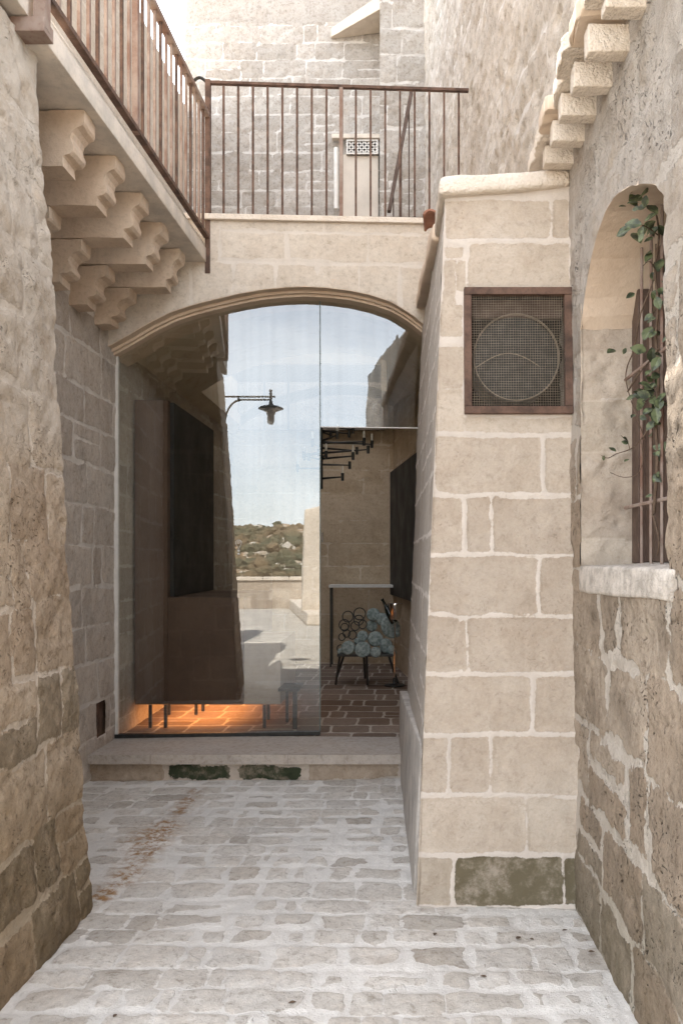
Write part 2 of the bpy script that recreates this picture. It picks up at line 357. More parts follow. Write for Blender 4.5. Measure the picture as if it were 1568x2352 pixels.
blk = courses(-14,14,-12.2,2.05,(.13,.20),(.22,.5),6)
o = hf('terrace_paving', M['terr'], (0,0,-.004),(1,0,0),(0,1,0),(0,0,1),(-14,14),(-12.2,2.06),.07,blk,relief=.004,rough=.003,big=.004,warp=.01,half=.008,seed=2)
tag(o, kind='structure')
# ================================================================== STEP
st = empty('stone_step', (-.9,5.2,0), 'low stone step with a worn grey tread and mossy riser under the glass front', 'step')
blk = [(-2.1,-1.555,5.0,6.2,.3,.01),(-1.555,-.69,5.0,6.2,.55,.01),(-.69,.4,5.0,6.2,.45,.01)]
hf('tread', M['step'], (0,0,.165),(1,0,0),(0,1,0),(0,0,1),(-1.95,.14),(5.165,5.70),.014,blk,relief=.002,rough=.0015,big=.003,half=.0025,warp=.002,parent=st,seed=3,
   core=[[(-1.95,5.168,.108),(.14,5.168,.108),(.14,5.70,.108),(-1.95,5.70,.108),(-1.95,5.168,.158),(.14,5.168,.158),(.14,5.70,.158),(-1.95,5.70,.158)]])
blk = [(-2.1,-1.555,-.1,.3,.3,.01),(-1.555,-.69,-.1,.3,.55,.01),(-.69,.4,-.1,.3,.45,.01)]
hf('nosing', M['slab'] if False else M['step'], (0,5.158,0),(1,0,0),(0,0,1),(0,-1,0),(-1.95,.14),(.108,.168),.012,blk,relief=.001,rough=.0015,half=.0025,warp=.002,parent=st,seed=4)
bl2 = [(-1.97,-1.48,-.02,.12,.4,.03),(-1.45,-1.05,.0,.105,2.6,.03),(-1.02,-.60,.0,.105,2.5,.03),(-.57,.0,-.01,.12,.3,.02)]
hf('riser', M['riser'], (0,5.20,0),(1,0,0),(0,0,1),(0,-1,0),(-1.95,.14),(-.02,.112),.010,bl2,relief=.006,rough=.008,warp=.012,half=.004,parent=st,seed=5,
   core=[[(-1.95,5.22,-.02),(.14,5.22,-.02),(.14,5.66,-.02),(-1.95,5.66,-.02),(-1.95,5.22,.106),(.14,5.22,.106),(.14,5.66,.106),(-1.95,5.66,.106)]])
# ================================================================== LEFT ROUGH WALL
def rows_moss(bl, zlim, val, prob, seed):
    r = random.Random(seed); out = []
    for (a,b,c,d,t,rd) in bl:
        out.append((a,b,c,d,(val if (c<zlim and r.random()<prob) else t),rd))
    return out
blk = rows_moss(courses(1.2,3.5,-.02,3.6,(.21,.29),(.22,.46),8,jit=.02),.75,1.65,.75,4)
# batter: x = -1.22 - .066 z ; sheet runs along +Y
o = hf('rough_stone_wall', M['old'], (-1.225,0,0),(0,1,0),(-.063,0,1),(1,0,.06),(2.2,3.26),(-.02,3.42),.012,blk,relief=.005,rough=.0045,big=.009,bigsc=2.0,warp=.013,bev=.04,half=.004,pits=.006,seed=6,pillow=.003,
       core=[[(-2.6,2.21,-.02),(-1.265,2.21,-.02),(-1.265,3.24,-.02),(-2.6,3.24,-.02),(-2.6,2.21,3.42),(-1.48,2.21,3.42),(-1.48,3.24,3.42),(-2.6,3.24,3.42)]])
tag(o, 'weathered leaning stone wall with eroded blocks at the left edge of the alley', 'wall')
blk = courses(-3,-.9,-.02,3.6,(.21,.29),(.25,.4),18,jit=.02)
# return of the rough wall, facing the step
hf('wall_return', M['darkened'], (0,3.255,0),(1,0,0),(0,0,1),(0,1,0),(-2.0,-1.25),(-.02,3.40),.02,blk,relief=.005,rough=.008,seed=9,mapf=lambda s,t:(np.minimum(s,-1.235-.063*t),t),parent=o)  # colour darkened to weaken its mirror image in the glass
# ================================================================== RECESSED SIDE WALL
blk = courses(3.1,5.8,0,3.6,(.225,.27),(.34,.62),12,jit=.004)
o = hf('recessed_side_wall', M['recess'], (-1.95,0,0),(0,1,0),(0,0,1),(1,0,0),(3.2,5.69),(0,3.45),.016,blk,relief=.004,rough=.004,big=.006,warp=.008,half=.006,seed=13,
       hole=lambda s,t:(s>5.30)&(s<5.47)&(t>.235)&(t<.46),
       core=[[(-2.6,3.25,0),(-2.10,3.25,0),(-2.10,5.69,0),(-2.6,5.69,0),(-2.6,3.25,3.4),(-2.10,3.25,3.4),(-2.10,5.69,3.4),(-2.6,5.69,3.4)]])
tag(o, 'grey brown block wall under the carved corbels, left of the glass front', 'wall')
v_ = empty('rusty_vent', (-1.97,5.385,.23), 'small rusty metal hatch set low in the side wall beside the step', 'hatch')
MB().box(-2.03,-2.003,5.20,5.68,.17,.52).build('plate', M['rust'], v_)
MB().box(-2.0,-1.972,5.25,5.62,.20,.49).build('door', M['rust'], v_)
# ================================================================== ARCH FACADE
FS = .05
def fy(x): return 5.50+FS*(x+1.95)
arch_px = [(236,806),(262,795),(300,773),(350,742),(400,717),(450,700),(490,689),(550,674),(600,664),(650,658),(700,655),(750,657),(800,662),(850,672),(900,688),(940,712),(978,742),(1010,770)]
ax = [ (u-CX)*fy(-1)/F for u,v in arch_px]; az = [EYE+(HZ-v)*fy(-1)/F for u,v in arch_px]
def archz(x): return np.interp(x, ax, az)
XL, XR, ZT = -1.96, .30, 3.70
blk = [(-2.1,-1.2,3.40,3.9,.4,.01),(-1.2,-.75,3.42,3.62,.6,.01),(-.75,-.2,3.42,3.62,.3,.01),(-.2,.5,3.42,3.62,.5,.01),(-1.2,-.5,3.62,3.9,.5,.01),(-.5,.5,3.62,3.9,.7,.01)]
vx = np.linspace(-1.95,.3,9)
for i in range(8): blk.append((vx[i],vx[i+1],2.6,3.41,[.3,.8,.4,.65,.2,.6,.35,.5][i],.01))
def amap(s,t):
    z0 = archz(s); return s, z0+(ZT-z0)*t
fa = hf('arched_wall', M['face'], (0,5.50+FS*1.95,0),(1,FS,0),(0,0,1),(FS,-1,0),(XL,XR),(0,1),.0125,blk,relief=.0015,rough=.0016,big=.004,warp=.004,half=.002,mapf=amap,seed=15)
tag(fa, 'smooth pale stone wall with a wide pointed arch over the glass front', 'wall')
# archivolt: two stepped bands following the curve
xs = np.linspace(ax[0], XR, 60)
def band(d0,d1,z0,z1,nm,mat):
    mb = MB()
    for a,b in zip(xs[:-1],xs[1:]):
        za,zb = float(archz(a)),float(archz(b))
        mb.hexa([(a,fy(a)+d0,za+z0),(b,fy(b)+d0,zb+z0),(b,fy(b)+d1,zb+z0),(a,fy(a)+d1,za+z0),(a,fy(a)+d0,za+z1),(b,fy(b)+d0,zb+z1),(b,fy(b)+d1,zb+z1),(a,fy(a)+d1,za+z1)])
    return mb.build(nm, mat, fa)
band(.001,.07,-.004,.06,'outer_moulding',M['corbel'])
band(.07,.13,-.022,.06,'inner_moulding',M['corbel'])
band(.10,.42,-.038,.06,'soffit',M['corbel'])
mb = MB()
for a,b in zip(xs[:-1],xs[1:]):
    za,zb = float(archz(a)),float(archz(b))
    mb.hexa([(a,fy(a)+.03,za+.06),(b,fy(b)+.03,zb+.06),(b,fy(b)+.42,zb+.06),(a,fy(a)+.42,za+.06),(a,fy(a)+.03,ZT-.01),(b,fy(b)+.03,ZT-.01),(b,fy(b)+.42,ZT-.01),(a,fy(a)+.42,ZT-.01)])
mb.build('wall_core', M['slab'], fa)
# coping under the railing
MB().hexa([(-1.96,5.47,ZT-.012),(.9,5.61,ZT-.012),(.9,6.0,ZT-.012),(-1.96,5.9,ZT-.012),(-1.96,5.48,ZT+.03),(.9,5.62,ZT+.03),(.9,6.0,ZT+.03),(-1.96,5.9,ZT+.03)]).build('coping', M['cap'], fa, bevel=.006)
# ================================================================== UPPER TERRACE
o = MB().box(-3.2,1.6,5.95,7.6,3.45,3.68).box(-3.2,1.6,9.5,11.2,3.45,3.68).box(-3.2,-1.85,7.6,9.5,3.45,3.68).box(-.15,1.6,7.6,9.5,3.45,3.68).build('upper_terrace', M['slab']); tag(o, kind='structure')  # slab split around the added opening that lets daylight into the room
# ================================================================== GLASS FRONT
gf = empty('glass_front', (-.9,5.70,.165), 'tall frameless reflective glass front filling the arch above the step', 'glass door')
def pane(name, x0, x1, z0, top, parent):
    xx = np.linspace(x0,x1,24 if top is None else 2)
    up = [(float(x), gy(x), float(archz(x)) if top is None else top) for x in xx]
    poly = [(x0,gy(x0),z0),(x1,gy(x1),z0)]+up[::-1]
    n = len(poly); q = (GS*-.010,.010)
    vs = poly+[(a+q[0],b+q[1],c) for a,b,c in poly]
    me = bpy.data.meshes.new(name); me.from_pydata(vs,[],[tuple(range(n))]+[tuple(range(2*n-1,n-1,-1))]+[(i,n+i,n+(i+1)%n,(i+1)%n) for i in range(n)])
    me.polygons[0].material_index = 0
    for pl in me.polygons[1:]: pl.material_index = 1
    o = link(name, me, [M['glass'],M['glassb'],M['rim']], parent); return o
xs_ = gpix(735,1200).x; zt_ = gpix(800,980).z
pane('fixed_pane', -1.945, xs_-.004, .19, None, gf)
pane('transom_pane', xs_+.004, .26, zt_, None, gf)
MB().hexa([(-1.945,gy(-1.945)-.022,.166),(xs_,gy(xs_)-.022,.166),(xs_,gy(xs_)+.02,.166),(-1.945,gy(-1.945)+.02,.166),(-1.945,gy(-1.945)-.022,.192),(xs_,gy(xs_)-.022,.192),(xs_,gy(xs_)+.02,.192),(-1.945,gy(-1.945)+.02,.192)]).build('floor_track', M['iron'], gf)
MB().box(xs_-.004,xs_+.003,gy(xs_)-.001,gy(xs_)+.012,.19,float(archz(xs_))-.01).build('pane_joint', M['rim'], gf)
MB().hexa([(xs_+.004,gy(xs_)-.002,zt_-.006),(.26,gy(.26)-.002,zt_-.006),(.26,gy(.26)+.014,zt_-.006),(xs_+.004,gy(xs_)+.014,zt_-.006),(xs_+.004,gy(xs_)-.002,zt_),(.26,gy(.26)-.002,zt_),(.26,gy(.26)+.014,zt_),(xs_+.004,gy(xs_)+.014,zt_)]).build('transom_edge', M['white'], gf)
MB().box(-1.952,-1.925,gy(-1.95)-.012,gy(-1.95)+.02,.166,2.86).build('edge_channel', M['white'], gf)
g_ = gpix(741,1238); MB().tube([(g_.x,g_.y-.02,g_.z+.045),(g_.x,g_.y-.02,g_.z-.02)],.006).build('lock', M['chrome'], gf)
# small pin-shaped sticker on the glass
c_ = gpix(548,1250); mb = MB(); off = Vector((0,-.0025,0))
ring = [(c_+off+Vector((math.cos(q)*.020,0,math.sin(q)*.020+.01))) for q in np.linspace(R(-30),R(210),22)]
mb.tube(ring,.0022,6); mb.tube([ring[0],c_+off+Vector((0,0,-.035)),ring[-1]],.0022,6)
mb.tube([(c_+off+Vector((math.cos(q)*.007,0,math.sin(q)*.007+.012))) for q in np.linspace(0,2*math.pi,13)],.0018,6)
for dz in (-.05,-.072): mb.box(c_.x-.008,c_.x+.009,c_.y-.004,c_.y-.002,c_.z+dz,c_.z+dz+.012)
o = mb.build('window_sticker', M['white'], gf); o['label'] = 'small white pin shaped sticker on the glass'
# ================================================================== PIER (BUTTRESS)
PY0, PYS = 3.28, .058
def pfp(u,v):                                # reading coordinate -> (x,z) on the leaning pier face
    z = .0
    for _ in range(12):
        y = PY0+PYS*z; z = EYE+(HZ-v)*y/F
    return (u-CX)*y/F, z
def PB(u0,u1,v0,v1,t,r=.012):
    x0,z1 = pfp(u0,v0); x1,z0 = pfp(u1,v1); x0,_ = pfp(u0,(v0+v1)/2); x1,_ = pfp(u1,(v0+v1)/2); return (x0,x1,z0,z1,t,r)
pier = empty('stone_pier', (.4,3.3,0), 'battered stone pier of pale blocks with wide mortar joints holding the fan grille', 'pier')
pb = [PB(1022,1262,462,546,.6),PB(1270,1306,462,546,.5),PB(1078,1306,560,664,.7),PB(1020,1062,566,592,.7),PB(1018,1046,598,700,.6),PB(1050,1070,598,664,.6),
 PB(1012,1062,700,775,.7),PB(1004,1064,800,890,.5),PB(1000,1064,896,990,.7),PB(1066,1316,958,990,.75),
 PB(1000,1240,1004,1130,.45),PB(1252,1318,1004,1130,.55),PB(990,1060,1144,1268,.4),PB(1073,1123,1144,1268,.25),PB(1132,1320,1146,1270,.35),
 PB(985,1231,1280,1408,.4),PB(1241,1320,1280,1408,.3),PB(978,1052,1420,1543,.35),PB(1075,1320,1420,1543,.3),PB(1056,1066,1425,1543,.3),
 PB(972,1213,1557,1680,.45),PB(1226,1322,1557,1680,.5),PB(960,1027,1694,1822,.4),PB(1037,1122,1694,1822,.35),PB(1131,1326,1694,1822,.6),
 PB(955,1207,1834,1956,.75),PB(1214,1326,1834,1956,1.32),PB(955,1036,1970,2080,1.5),PB(1047,1294,1970,2080,2.5),PB(1301,1328,1972,2078,2.2)]
def xleft(z): return .075+.0425*z
fx0,fz1 = pfp(1064,664); fx1,fz0 = pfp(1313,952)
def pmap(s,t):
    return xleft(t)+(.78-xleft(t))*s, t
pcore = [[(.115,3.36,0),(.80,3.36,0),(.80,5.9,0),(.115,5.9,0),(.235,3.48,fz0+.02),(.80,3.48,fz0+.02),(.80,5.9,fz0+.02),(.235,5.9,fz0+.02)],
         [(.24,3.80,fz0+.02),(.80,3.80,fz0+.02),(.80,5.9,fz0+.02),(.24,5.9,fz0+.02),(.24,3.80,2.97),(.80,3.80,2.97),(.80,5.9,2.97),(.24,5.9,2.97)]]
hf('pier_front', M['pier'], (0,PY0,0),(1,0,0),(0,PYS,1),(0,-1,.05),(0,1),(-.01,2.97),.0115,pb,relief=-.004,rough=.0022,big=.004,bigsc=2.5,warp=.0055,bev=.012,half=-.003,mapf=pmap,parent=pier,seed=21,
   hole=lambda s,t:(s>fx0+.028)&(s<fx1-.028)&(t>fz0+.028)&(t<fz1-.028), core=pcore)
blk = courses(3.0,5.9,0,3.1,(.235,.27),(.4,.7),31,jit=.004)
blk = [(a,b,c,d,(1.9 if c<.05 and random.Random(int(a*999)).random()<.7 else t),r_) for a,b,c,d,t,r_ in blk]
SX = -.014
def smap(s,t): y0 = PY0+PYS*t; return y0+(5.66-y0)*s, t
hf('pier_flank', M['pier_side'], (.075-SX*PY0,0,0),(SX,1,0),(.0425,0,1),(-1,0,.04),(0,1),(-.01,2.97),.016,blk,relief=-.003,rough=.002,big=.004,warp=.006,bev=.012,half=.008,mapf=smap,parent=pier,seed=33)
# sloping plinth along the flank, with a rendered top
def px_(y,z): return .075+.0425*z+SX*(y-PY0)
stonebox([(px_(3.42,0)-.008,3.42,0),(px_(3.42,0)+.1,3.42,0),(.20,5.6,0),(px_(5.6,0)-.035,5.6,0),(px_(3.42,.64)-.004,3.42,.62),(px_(3.42,.62)+.1,3.42,.62),(.20,5.6,.50),(px_(5.6,.5)-.05,5.6,.50)],'plinth',plain('plinth_render',(.47,.43,.385),.9,var=.4,sc=7,bump=.5,bd=.008),pier,amp=.003,bevel=.006)
# cap stones
def capz(x): return 2.985+.085*(x-.18)
stonebox([(.175,3.405,2.915),(.73,3.42,2.965),(.73,3.9,2.975),(.175,3.9,2.925),(.175,3.415,2.995),(.73,3.43,3.045),(.73,3.9,3.06),(.175,3.9,3.01)],'cap_stone',M['cap'],pier,amp=.005,bevel=.02,sc=14)
stonebox([(.165,3.91,2.925),(.5,3.91,2.925),(.5,5.60,3.11),(.125,5.60,3.11),(.165,3.91,3.01),(.5,3.91,3.01),(.5,5.60,3.20),(.125,5.60,3.20)],'flank_coping',M['corbel'],pier,amp=.006,bevel=.014,sc=12)
mb = MB(); mb.prism([(.2,3.5,2.97),(.8,3.5,2.97),(.8,5.9,3.12),(.2,5.9,3.12)],(0,0,.04)); mb.build('pier_roof', M['cap'], pier)
mb = MB(); c0 = P(986,516,5.2)
for k in range(9):
    pass
pts = [c0+Vector((math.cos(q)*.05,-.12,math.sin(q)*.05)) for q in np.linspace(R(20),R(160),9)]
mb = MB(); inn = [p*1.0 for p in pts]
mb.prism(pts+[c0+Vector((math.cos(q)*.038,-.12,math.sin(q)*.038)) for q in np.linspace(R(160),R(20),9)],(0.02,.34,.03))
tag(mb.build('roof_tile', M['terra']), 'orange terracotta half-round tile lying between the railing foot and the pier coping', 'roof tile')
# ================================================================== FAN GRILLE
gfr = empty('fan_grille', ((fx0+fx1)/2,3.38,fz0), 'square rusty steel fan grille with wire mesh set in the stone pier', 'grille')
def pf(x,z,d=0): return (x,PY0+PYS*z-d,z)
FW = .031
def bar(x0,x1,z0,z1,nm,par,d0=.03,d1=-.01,mat=M['rust'],bev=.003):
    return MB().hexa([pf(x0,z0,d0),pf(x1,z0,d0),pf(x1,z0,d1),pf(x0,z0,d1),pf(x0,z1,d0),pf(x1,z1,d0),pf(x1,z1,d1),pf(x0,z1,d1)]).build(nm,mat,par,bevel=bev)
bar(fx0,fx1,fz1-FW,fz1,'frame_bar',gfr); bar(fx0,fx1,fz0,fz0+FW,'frame_bar',gfr)
bar(fx0,fx0+FW,fz0+FW+.0005,fz1-FW-.0005,'frame_bar',gfr,.028); bar(fx1-FW,fx1,fz0+FW+.0005,fz1-FW-.0005,'frame_bar',gfr,.028)
mb = MB(); nx, nz = 38, 44; a0,a1,b0,b1 = fx0+FW,fx1-FW,fz0+FW,fz1-FW
for i in range(1,nx):
    x = a0+(a1-a0)*i/nx
    mb.tube([pf(x,b0+(b1-b0)*k/16,.012+.002*math.sin(i*1.3+k)) for k in range(17)],.00095,4,False)
for j in range(1,nz):
    z = b0+(b1-b0)*j/nz
    mb.tube([pf(a0+(a1-a0)*k/16,z,.010+.002*math.sin(j*1.1+k)) for k in range(17)],.00095,4,False)
mb.build('wire_mesh', M['wire'], gfr)
fan = empty('ventilation_fan', ((fx0+fx1)/2,3.5,fz0+.1), 'round dark metal fan with a ring guard behind the wire mesh of the pier grille', 'fan')
cx_,cz_ = pfp(1187,817); rr = (pfp(1285,817)[0]-pfp(1088,817)[0])/2
def ringpts(r,z,x,d,n=48): return [pf(x+r*math.cos(q),z+r*math.sin(q)*1.03,d) for q in np.linspace(0,2*math.pi,n+1)[:-1]]
mb = MB().tube(ringpts(rr,cz_,cx_,-.022),.0022,6,closed=True)
mb.build('ring_guard', M['wire'], fan)
mb = MB()
for r_ in (.985,): mb.tube(ringpts(rr*r_,cz_,cx_,-.030),.0016,5,closed=True)
mb.tube([pf(cx_-rr*.95+rr*1.5*t,cz_-rr*.25+.06*math.sin(t*3.1),-.02) for t in np.linspace(0,1,14)],.0022,5)
mb.build('inner_rings', M['wire'], fan)
yb_ = PY0+PYS*cz_+.12
mb = MB()
for k in range(5):
    q = k*2*math.pi/5+.3; pts = []
    for (r_,w) in ((.05,.35),(.12,.5),(rr*.9,.42),(rr*.9,-.30),(.12,-.35),(.05,-.3)):
        pts.append((cx_+r_*math.cos(q+w*.9),yb_+w*.06,cz_+r_*math.sin(q+w*.9)))
    mb.prism(pts,(0,.004,0))
mb.build('blades', M['blade'], fan)
MB().lathe((cx_,yb_-.03,cz_),[(.0,0),(.05,.0),(.06,.02),(.06,.09),(0,.09)],20,(0,1,0)).build('hub', M['blade'], fan, True)
MB().lathe((cx_,yb_+.0,cz_),[(rr*.97,-.06),(rr,-.06),(rr,.14),(rr*.97,.14)],40,(0,1,0)).build('duct', M['iron'], fan, True)
# recess lining inside the pier
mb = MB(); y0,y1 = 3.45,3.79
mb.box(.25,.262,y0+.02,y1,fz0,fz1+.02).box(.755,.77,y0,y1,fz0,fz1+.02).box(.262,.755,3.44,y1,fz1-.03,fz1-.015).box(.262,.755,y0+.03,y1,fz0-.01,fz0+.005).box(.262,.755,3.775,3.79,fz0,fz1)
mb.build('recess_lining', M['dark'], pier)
bar(a0-.005,a1+.005,fz1-FW-.075,fz1-FW+.005,'lintel',gfr,-.05,-.09,M['wood'],.004)
# ================================================================== RIGHT WALL WITH NICHE
WX = .735
nc = [(2.2,2.375),(2.27,2.44),(2.40,2.50),(2.55,2.56),(2.70,2.60),(2.82,2.605),(2.95,2.57),(3.05,2.51),(3.14,2.42),(3.21,2.30)]
ny = [a for a,b in nc]; nz_ = [b for a,b in nc]
def nicz(y): return np.interp(y, ny, nz_)
rw = empty('right_hand_wall', (WX,2.6,0), 'streaked eroded stone wall on the right with an arched ivy window niche', 'wall')
blk = rows_moss(courses(.6,4.2,-.02,3.6,(.24,.30),(.38,.6),41,jit=.01),.3,1.6,.6,9)
kw = dict(relief=.004,rough=.004,big=.006,bigsc=1.8,warp=.014,bev=.04,half=.004,seed=42,parent=rw,pits=.005)
FR = ((WX-.014,0,0),(0,1,0),(0,0,1),(-1,0,0))
RTOP = 3.30
hf('wall_beside_pier', M['oldr'], *FR,(3.21,3.62),(-.02,RTOP),.015,blk,**kw)
hf('wall_before_niche', M['oldr'], *FR,(1.0,2.2),(-.02,RTOP),.015,blk,**kw)
hf('wall_under_niche', M['oldr'], *FR,(2.2,3.21),(-.02,1.30),.015,blk,**kw)
hf('wall_over_niche', M['oldr'], *FR,(2.2,3.21),(0,1),.015,blk,mapf=lambda s,t:(s,nicz(s)+(RTOP-nicz(s))*t),**kw)
ND = .24
# jambs, vault and sill of the niche
nb = [(-.1,.5,1.30,1.47,1.36,.01),(-.1,.5,1.47,1.66,.2,.01),(-.1,.5,1.66,1.82,.5,.01),(-.1,.5,1.82,2.03,1.42,.01),(-.1,.5,2.03,2.22,.5,.01),(-.1,.5,2.22,2.7,.2,.01)]
hf('niche_jamb', M['pier'], (WX,3.212,0),(1,0,0),(0,0,1),(0,-1,0),(-.017,ND+.05),(1.27,2.45),.012,nb,relief=.004,rough=.007,big=.006,warp=.008,half=0.,parent=rw,seed=51,pits=.006)
hf('niche_jamb', M['pier'], (WX,2.198,0),(1,0,0),(0,0,1),(0,1,0),(0,ND+.05),(1.27,2.45),.02,nb,relief=.003,rough=.004,half=.002,parent=rw,seed=52)
mb = MB(); yy = np.linspace(2.19,3.22,30)
for a,b in zip(yy[:-1],yy[1:]):
    za,zb = float(nicz(a)),float(nicz(b))
    mb.add([(WX-.018,a,za-.002),(WX+ND+.05,a,za+.01),(WX+ND+.05,b,zb+.01),(WX-.018,b,zb-.002),(WX+.004,a,za+.06),(WX+ND+.05,a,za+.06),(WX+ND+.05,b,zb+.06),(WX+.004,b,zb+.06)],[(3,2,1,0),(4,5,6,7),(0,1,5,4),(1,2,6,5),(2,3,7,6),(3,0,4,7)])
mb.build('niche_vault', M['corbel'], rw)
stonebox([(WX-.024,2.14,1.285),(WX+.30,2.14,1.285),(WX+.30,3.225,1.27),(WX-.024,3.225,1.27),(WX-.024,2.14,1.375),(WX+.30,2.14,1.39),(WX+.30,3.225,1.39),(WX-.024,3.225,1.375)],'sill',plain('stained_sill',(.60,.54,.475),.9,var=.6,sc=16,bump=.8,dark=(.36,.32,.275),bd=.01),rw,amp=.006,bevel=.012,sc=12)
mb = MB().box(WX+.31,WX+.7,.9,3.6,0,3.3).box(WX+.03,WX+.30,.9,2.13,0,3.3).box(WX+.03,WX+.30,3.24,3.62,0,3.3).box(WX+.03,WX+.30,2.13,3.24,0,1.24).box(WX+.03,WX+.30,2.13,3.24,2.72,3.3)
mb.build('wall_core', M['oldr'], rw)
# shutter behind bars
shx = WX+ND-.03
sh = empty('window_shutter', (shx,2.7,1.38), 'tall brown wooden shutter recessed in the ivy niche', 'shutter')
for k in range(5):
    y0 = 2.22+k*.198
    MB().box(shx,shx+.02,y0,y0+.194,1.39,2.0+.0*k).build('board', M['wood'], sh, bevel=.003)
    MB().box(shx+.001,shx+.021,y0,y0+.194,2.0,float(min(nicz(y0+.01),nicz(y0+.19)))-.004).build('board', M['wood'], sh, bevel=.003)
MB().box(shx-.03,shx+.015,3.12,3.205,1.385,2.43).build('post', M['wood'], sh, bevel=.004)
wb = empty('window_bars', (shx-.06,2.7,1.39), 'thin upright iron bars with a cross rail in front of the wooden shutter', 'window bars')
for y in (2.40,2.52,2.64,2.76,2.88,2.99):
    MB().tube([(shx-.055,y,1.38),(shx-.055,y,float(nicz(y))-.01)],.0055,6).build('bar', M['rustl'], wb)
for z in (1.60,2.10): MB().tube([(shx-.056,2.2,z),(shx-.056,3.2,z)],.007,6).build('cross_rail', M['rustl'], wb)
# ------------------------------------------------------------------ ivy
ivy = empty('ivy_vine', (WX+.05,2.5,1.4), 'climbing ivy with glossy dark leaves and bare twigs hanging in the wall niche', 'climbing plant')
tw = []
def twig(px, r=.0035):                       # px: (u, v, x-plane)
    pts = []
    for (u,v,x) in px:
        y = x*F/(u-CX); pts.append(Vector((x,y,EYE+(HZ-v)*y/F)))
    return pts
XA, XB, XC = WX+.14, WX+.10, WX+.03
stems = [([(1500,1180,XA),(1508,1060,XA),(1505,960,XA),(1512,860,XA),(1505,780,XA),(1510,700,XA),(1503,620,XA),(1512,540,XA),(1500,470,XA),(1480,440,XB)],.0055),
 ([(1505,560,XA),(1500,640,XA),(1470,720,XB),(1455,800,XB),(1440,840,XB),(1436,870,XB),(1445,910,XB),(1462,960,XB),(1480,1010,XA)],.0028),
 ([(1512,800,XA),(1490,830,XA),(1465,860,XB),(1440,900,XB),(1468,850,XB)],.004),
 ([(1505,960,XA),(1470,1010,XB),(1445,1032,XB),(1415,1042,XB),(1395,1052,XC),(1380,1046,XC)],.0025),
 ([(1470,1010,XB),(1475,1060,XB),(1460,1090,XB),(1430,1096,XB),(1400,1085,XC)],.0018),
 ([(1445,1032,XB),(1440,1015,XB),(1425,1000,XB)],.0015),
 ([(1500,470,XA),(1470,452,XB),(1440,450,XC),(1415,470,XC),(1392,470,XC)],.0028),
 ([(1510,540,XA),(1490,525,XB),(1465,515,XC),(1440,525,XC)],.0025),
 ([(1505,620,XA),(1490,600,XB),(1476,610,XB)],.003),
 ([(1498,1180,XA),(1512,1240,XA),(1508,1275,XA)],.004)]
mb = MB(); spts = []
for px,r_ in stems:
    pts = twig(px); 
    # smooth by catmull-like subdivision
    q = []
    for i in range(len(pts)-1):
        a = pts[max(i-1,0)]; b = pts[i]; c = pts[i+1]; d = pts[min(i+2,len(pts)-1)]
        for t in (0,.25,.5,.75): q.append(.5*((2*b)+(c-a)*t+(2*a-5*b+4*c-d)*t*t+(3*b-a-3*c+d)*t**3))
    q.append(pts[-1]); spts.append(q)
    mb.tube(q,[r_*(1-.5*i/len(q)) for i in range(len(q))],6)
mb.build('stem', M['bark'], ivy, True)
def leaf(mb, c, d, nrm, L):                  # a pointed, folded leaf
    d = d.normalized(); nrm = (nrm-d*nrm.dot(d)).normalized(); w = d.cross(nrm); prof = [(0,.02),(.12,.16),(.35,.30),(.6,.29),(.85,.14),(1,0.01)]
    vs = []; 
    for (t,h) in prof:
        m = c+d*L*t+nrm*(-.10*L*t*t)
        vs += [m-w*h*L+nrm*.22*h*L, m, m+w*h*L+nrm*.22*h*L]
    fs = []
    for i in range(len(prof)-1):
        b = i*3; fs += [(b,b+1,b+4,b+3),(b+1,b+2,b+5,b+4)]
    mb.add(vs,fs)
rl = random.Random(5); lv = MB()
def cluster(c, n, spread, L, away=Vector((-1,-.5,-.3))):
    for _ in range(max(1,int(n*.68))):
        d = Vector((rl.uniform(-1,1),rl.uniform(-1,1),rl.uniform(-1,.5)))+away*.3
        leaf(lv, c+Vector((rl.uniform(-1,1)*spread*.5,rl.uniform(-1,1)*spread,rl.uniform(-1,1)*spread)), d, Vector((rl.uniform(-1,0),-1,rl.uniform(0,1.2))), L*rl.uniform(.55,1.3))
for (u,v,x,n,s,L) in [(1480,455,XC,10,.03,.052),(1450,450,XC,7,.025,.05),(1410,465,XC,6,.02,.045),(1395,468,XC,1,.01,.04),(1450,525,XC,6,.02,.055),(1475,520,XC,6,.02,.05),(1500,515,XA,8,.04,.05),(1512,560,XA,9,.05,.045),
   (1495,605,XA,5,.03,.04),(1510,640,XA,6,.05,.04),(1455,680,XB,2,.012,.035),(1512,700,XA,5,.05,.045),(1490,760,XA,5,.03,.07),(1480,790,XB,5,.03,.045),(1415,800,XC,2,.01,.045),(1435,802,XC,2,.01,.035),
   (1510,830,XA,9,.06,.045),(1500,880,XA,14,.06,.05),(1485,900,XA,9,.05,.05),(1510,930,XA,12,.06,.05),(1475,920,XB,5,.03,.045),(1500,970,XA,12,.05,.048),(1460,965,XB,3,.02,.045),(1455,910,XB,3,.02,.04),(1505,1010,XA,8,.05,.045),(1510,1060,XA,3,.04,.035),
   (1385,1045,XC,2,.01,.028),(1415,1040,XB,2,.012,.026),(1445,1018,XB,3,.015,.03),(1447,1050,XB,2,.012,.024),(1500,1130,XA,2,.02,.03),(1508,1090,XA,4,.02,.036),(1512,770,XA,8,.06,.042)]:
    y = x*F/(u-CX); cluster(Vector((x,y,EYE+(HZ-v)*y/F)), n, s, L)
lv.build('foliage', M['leaf'], ivy, recalc=False)
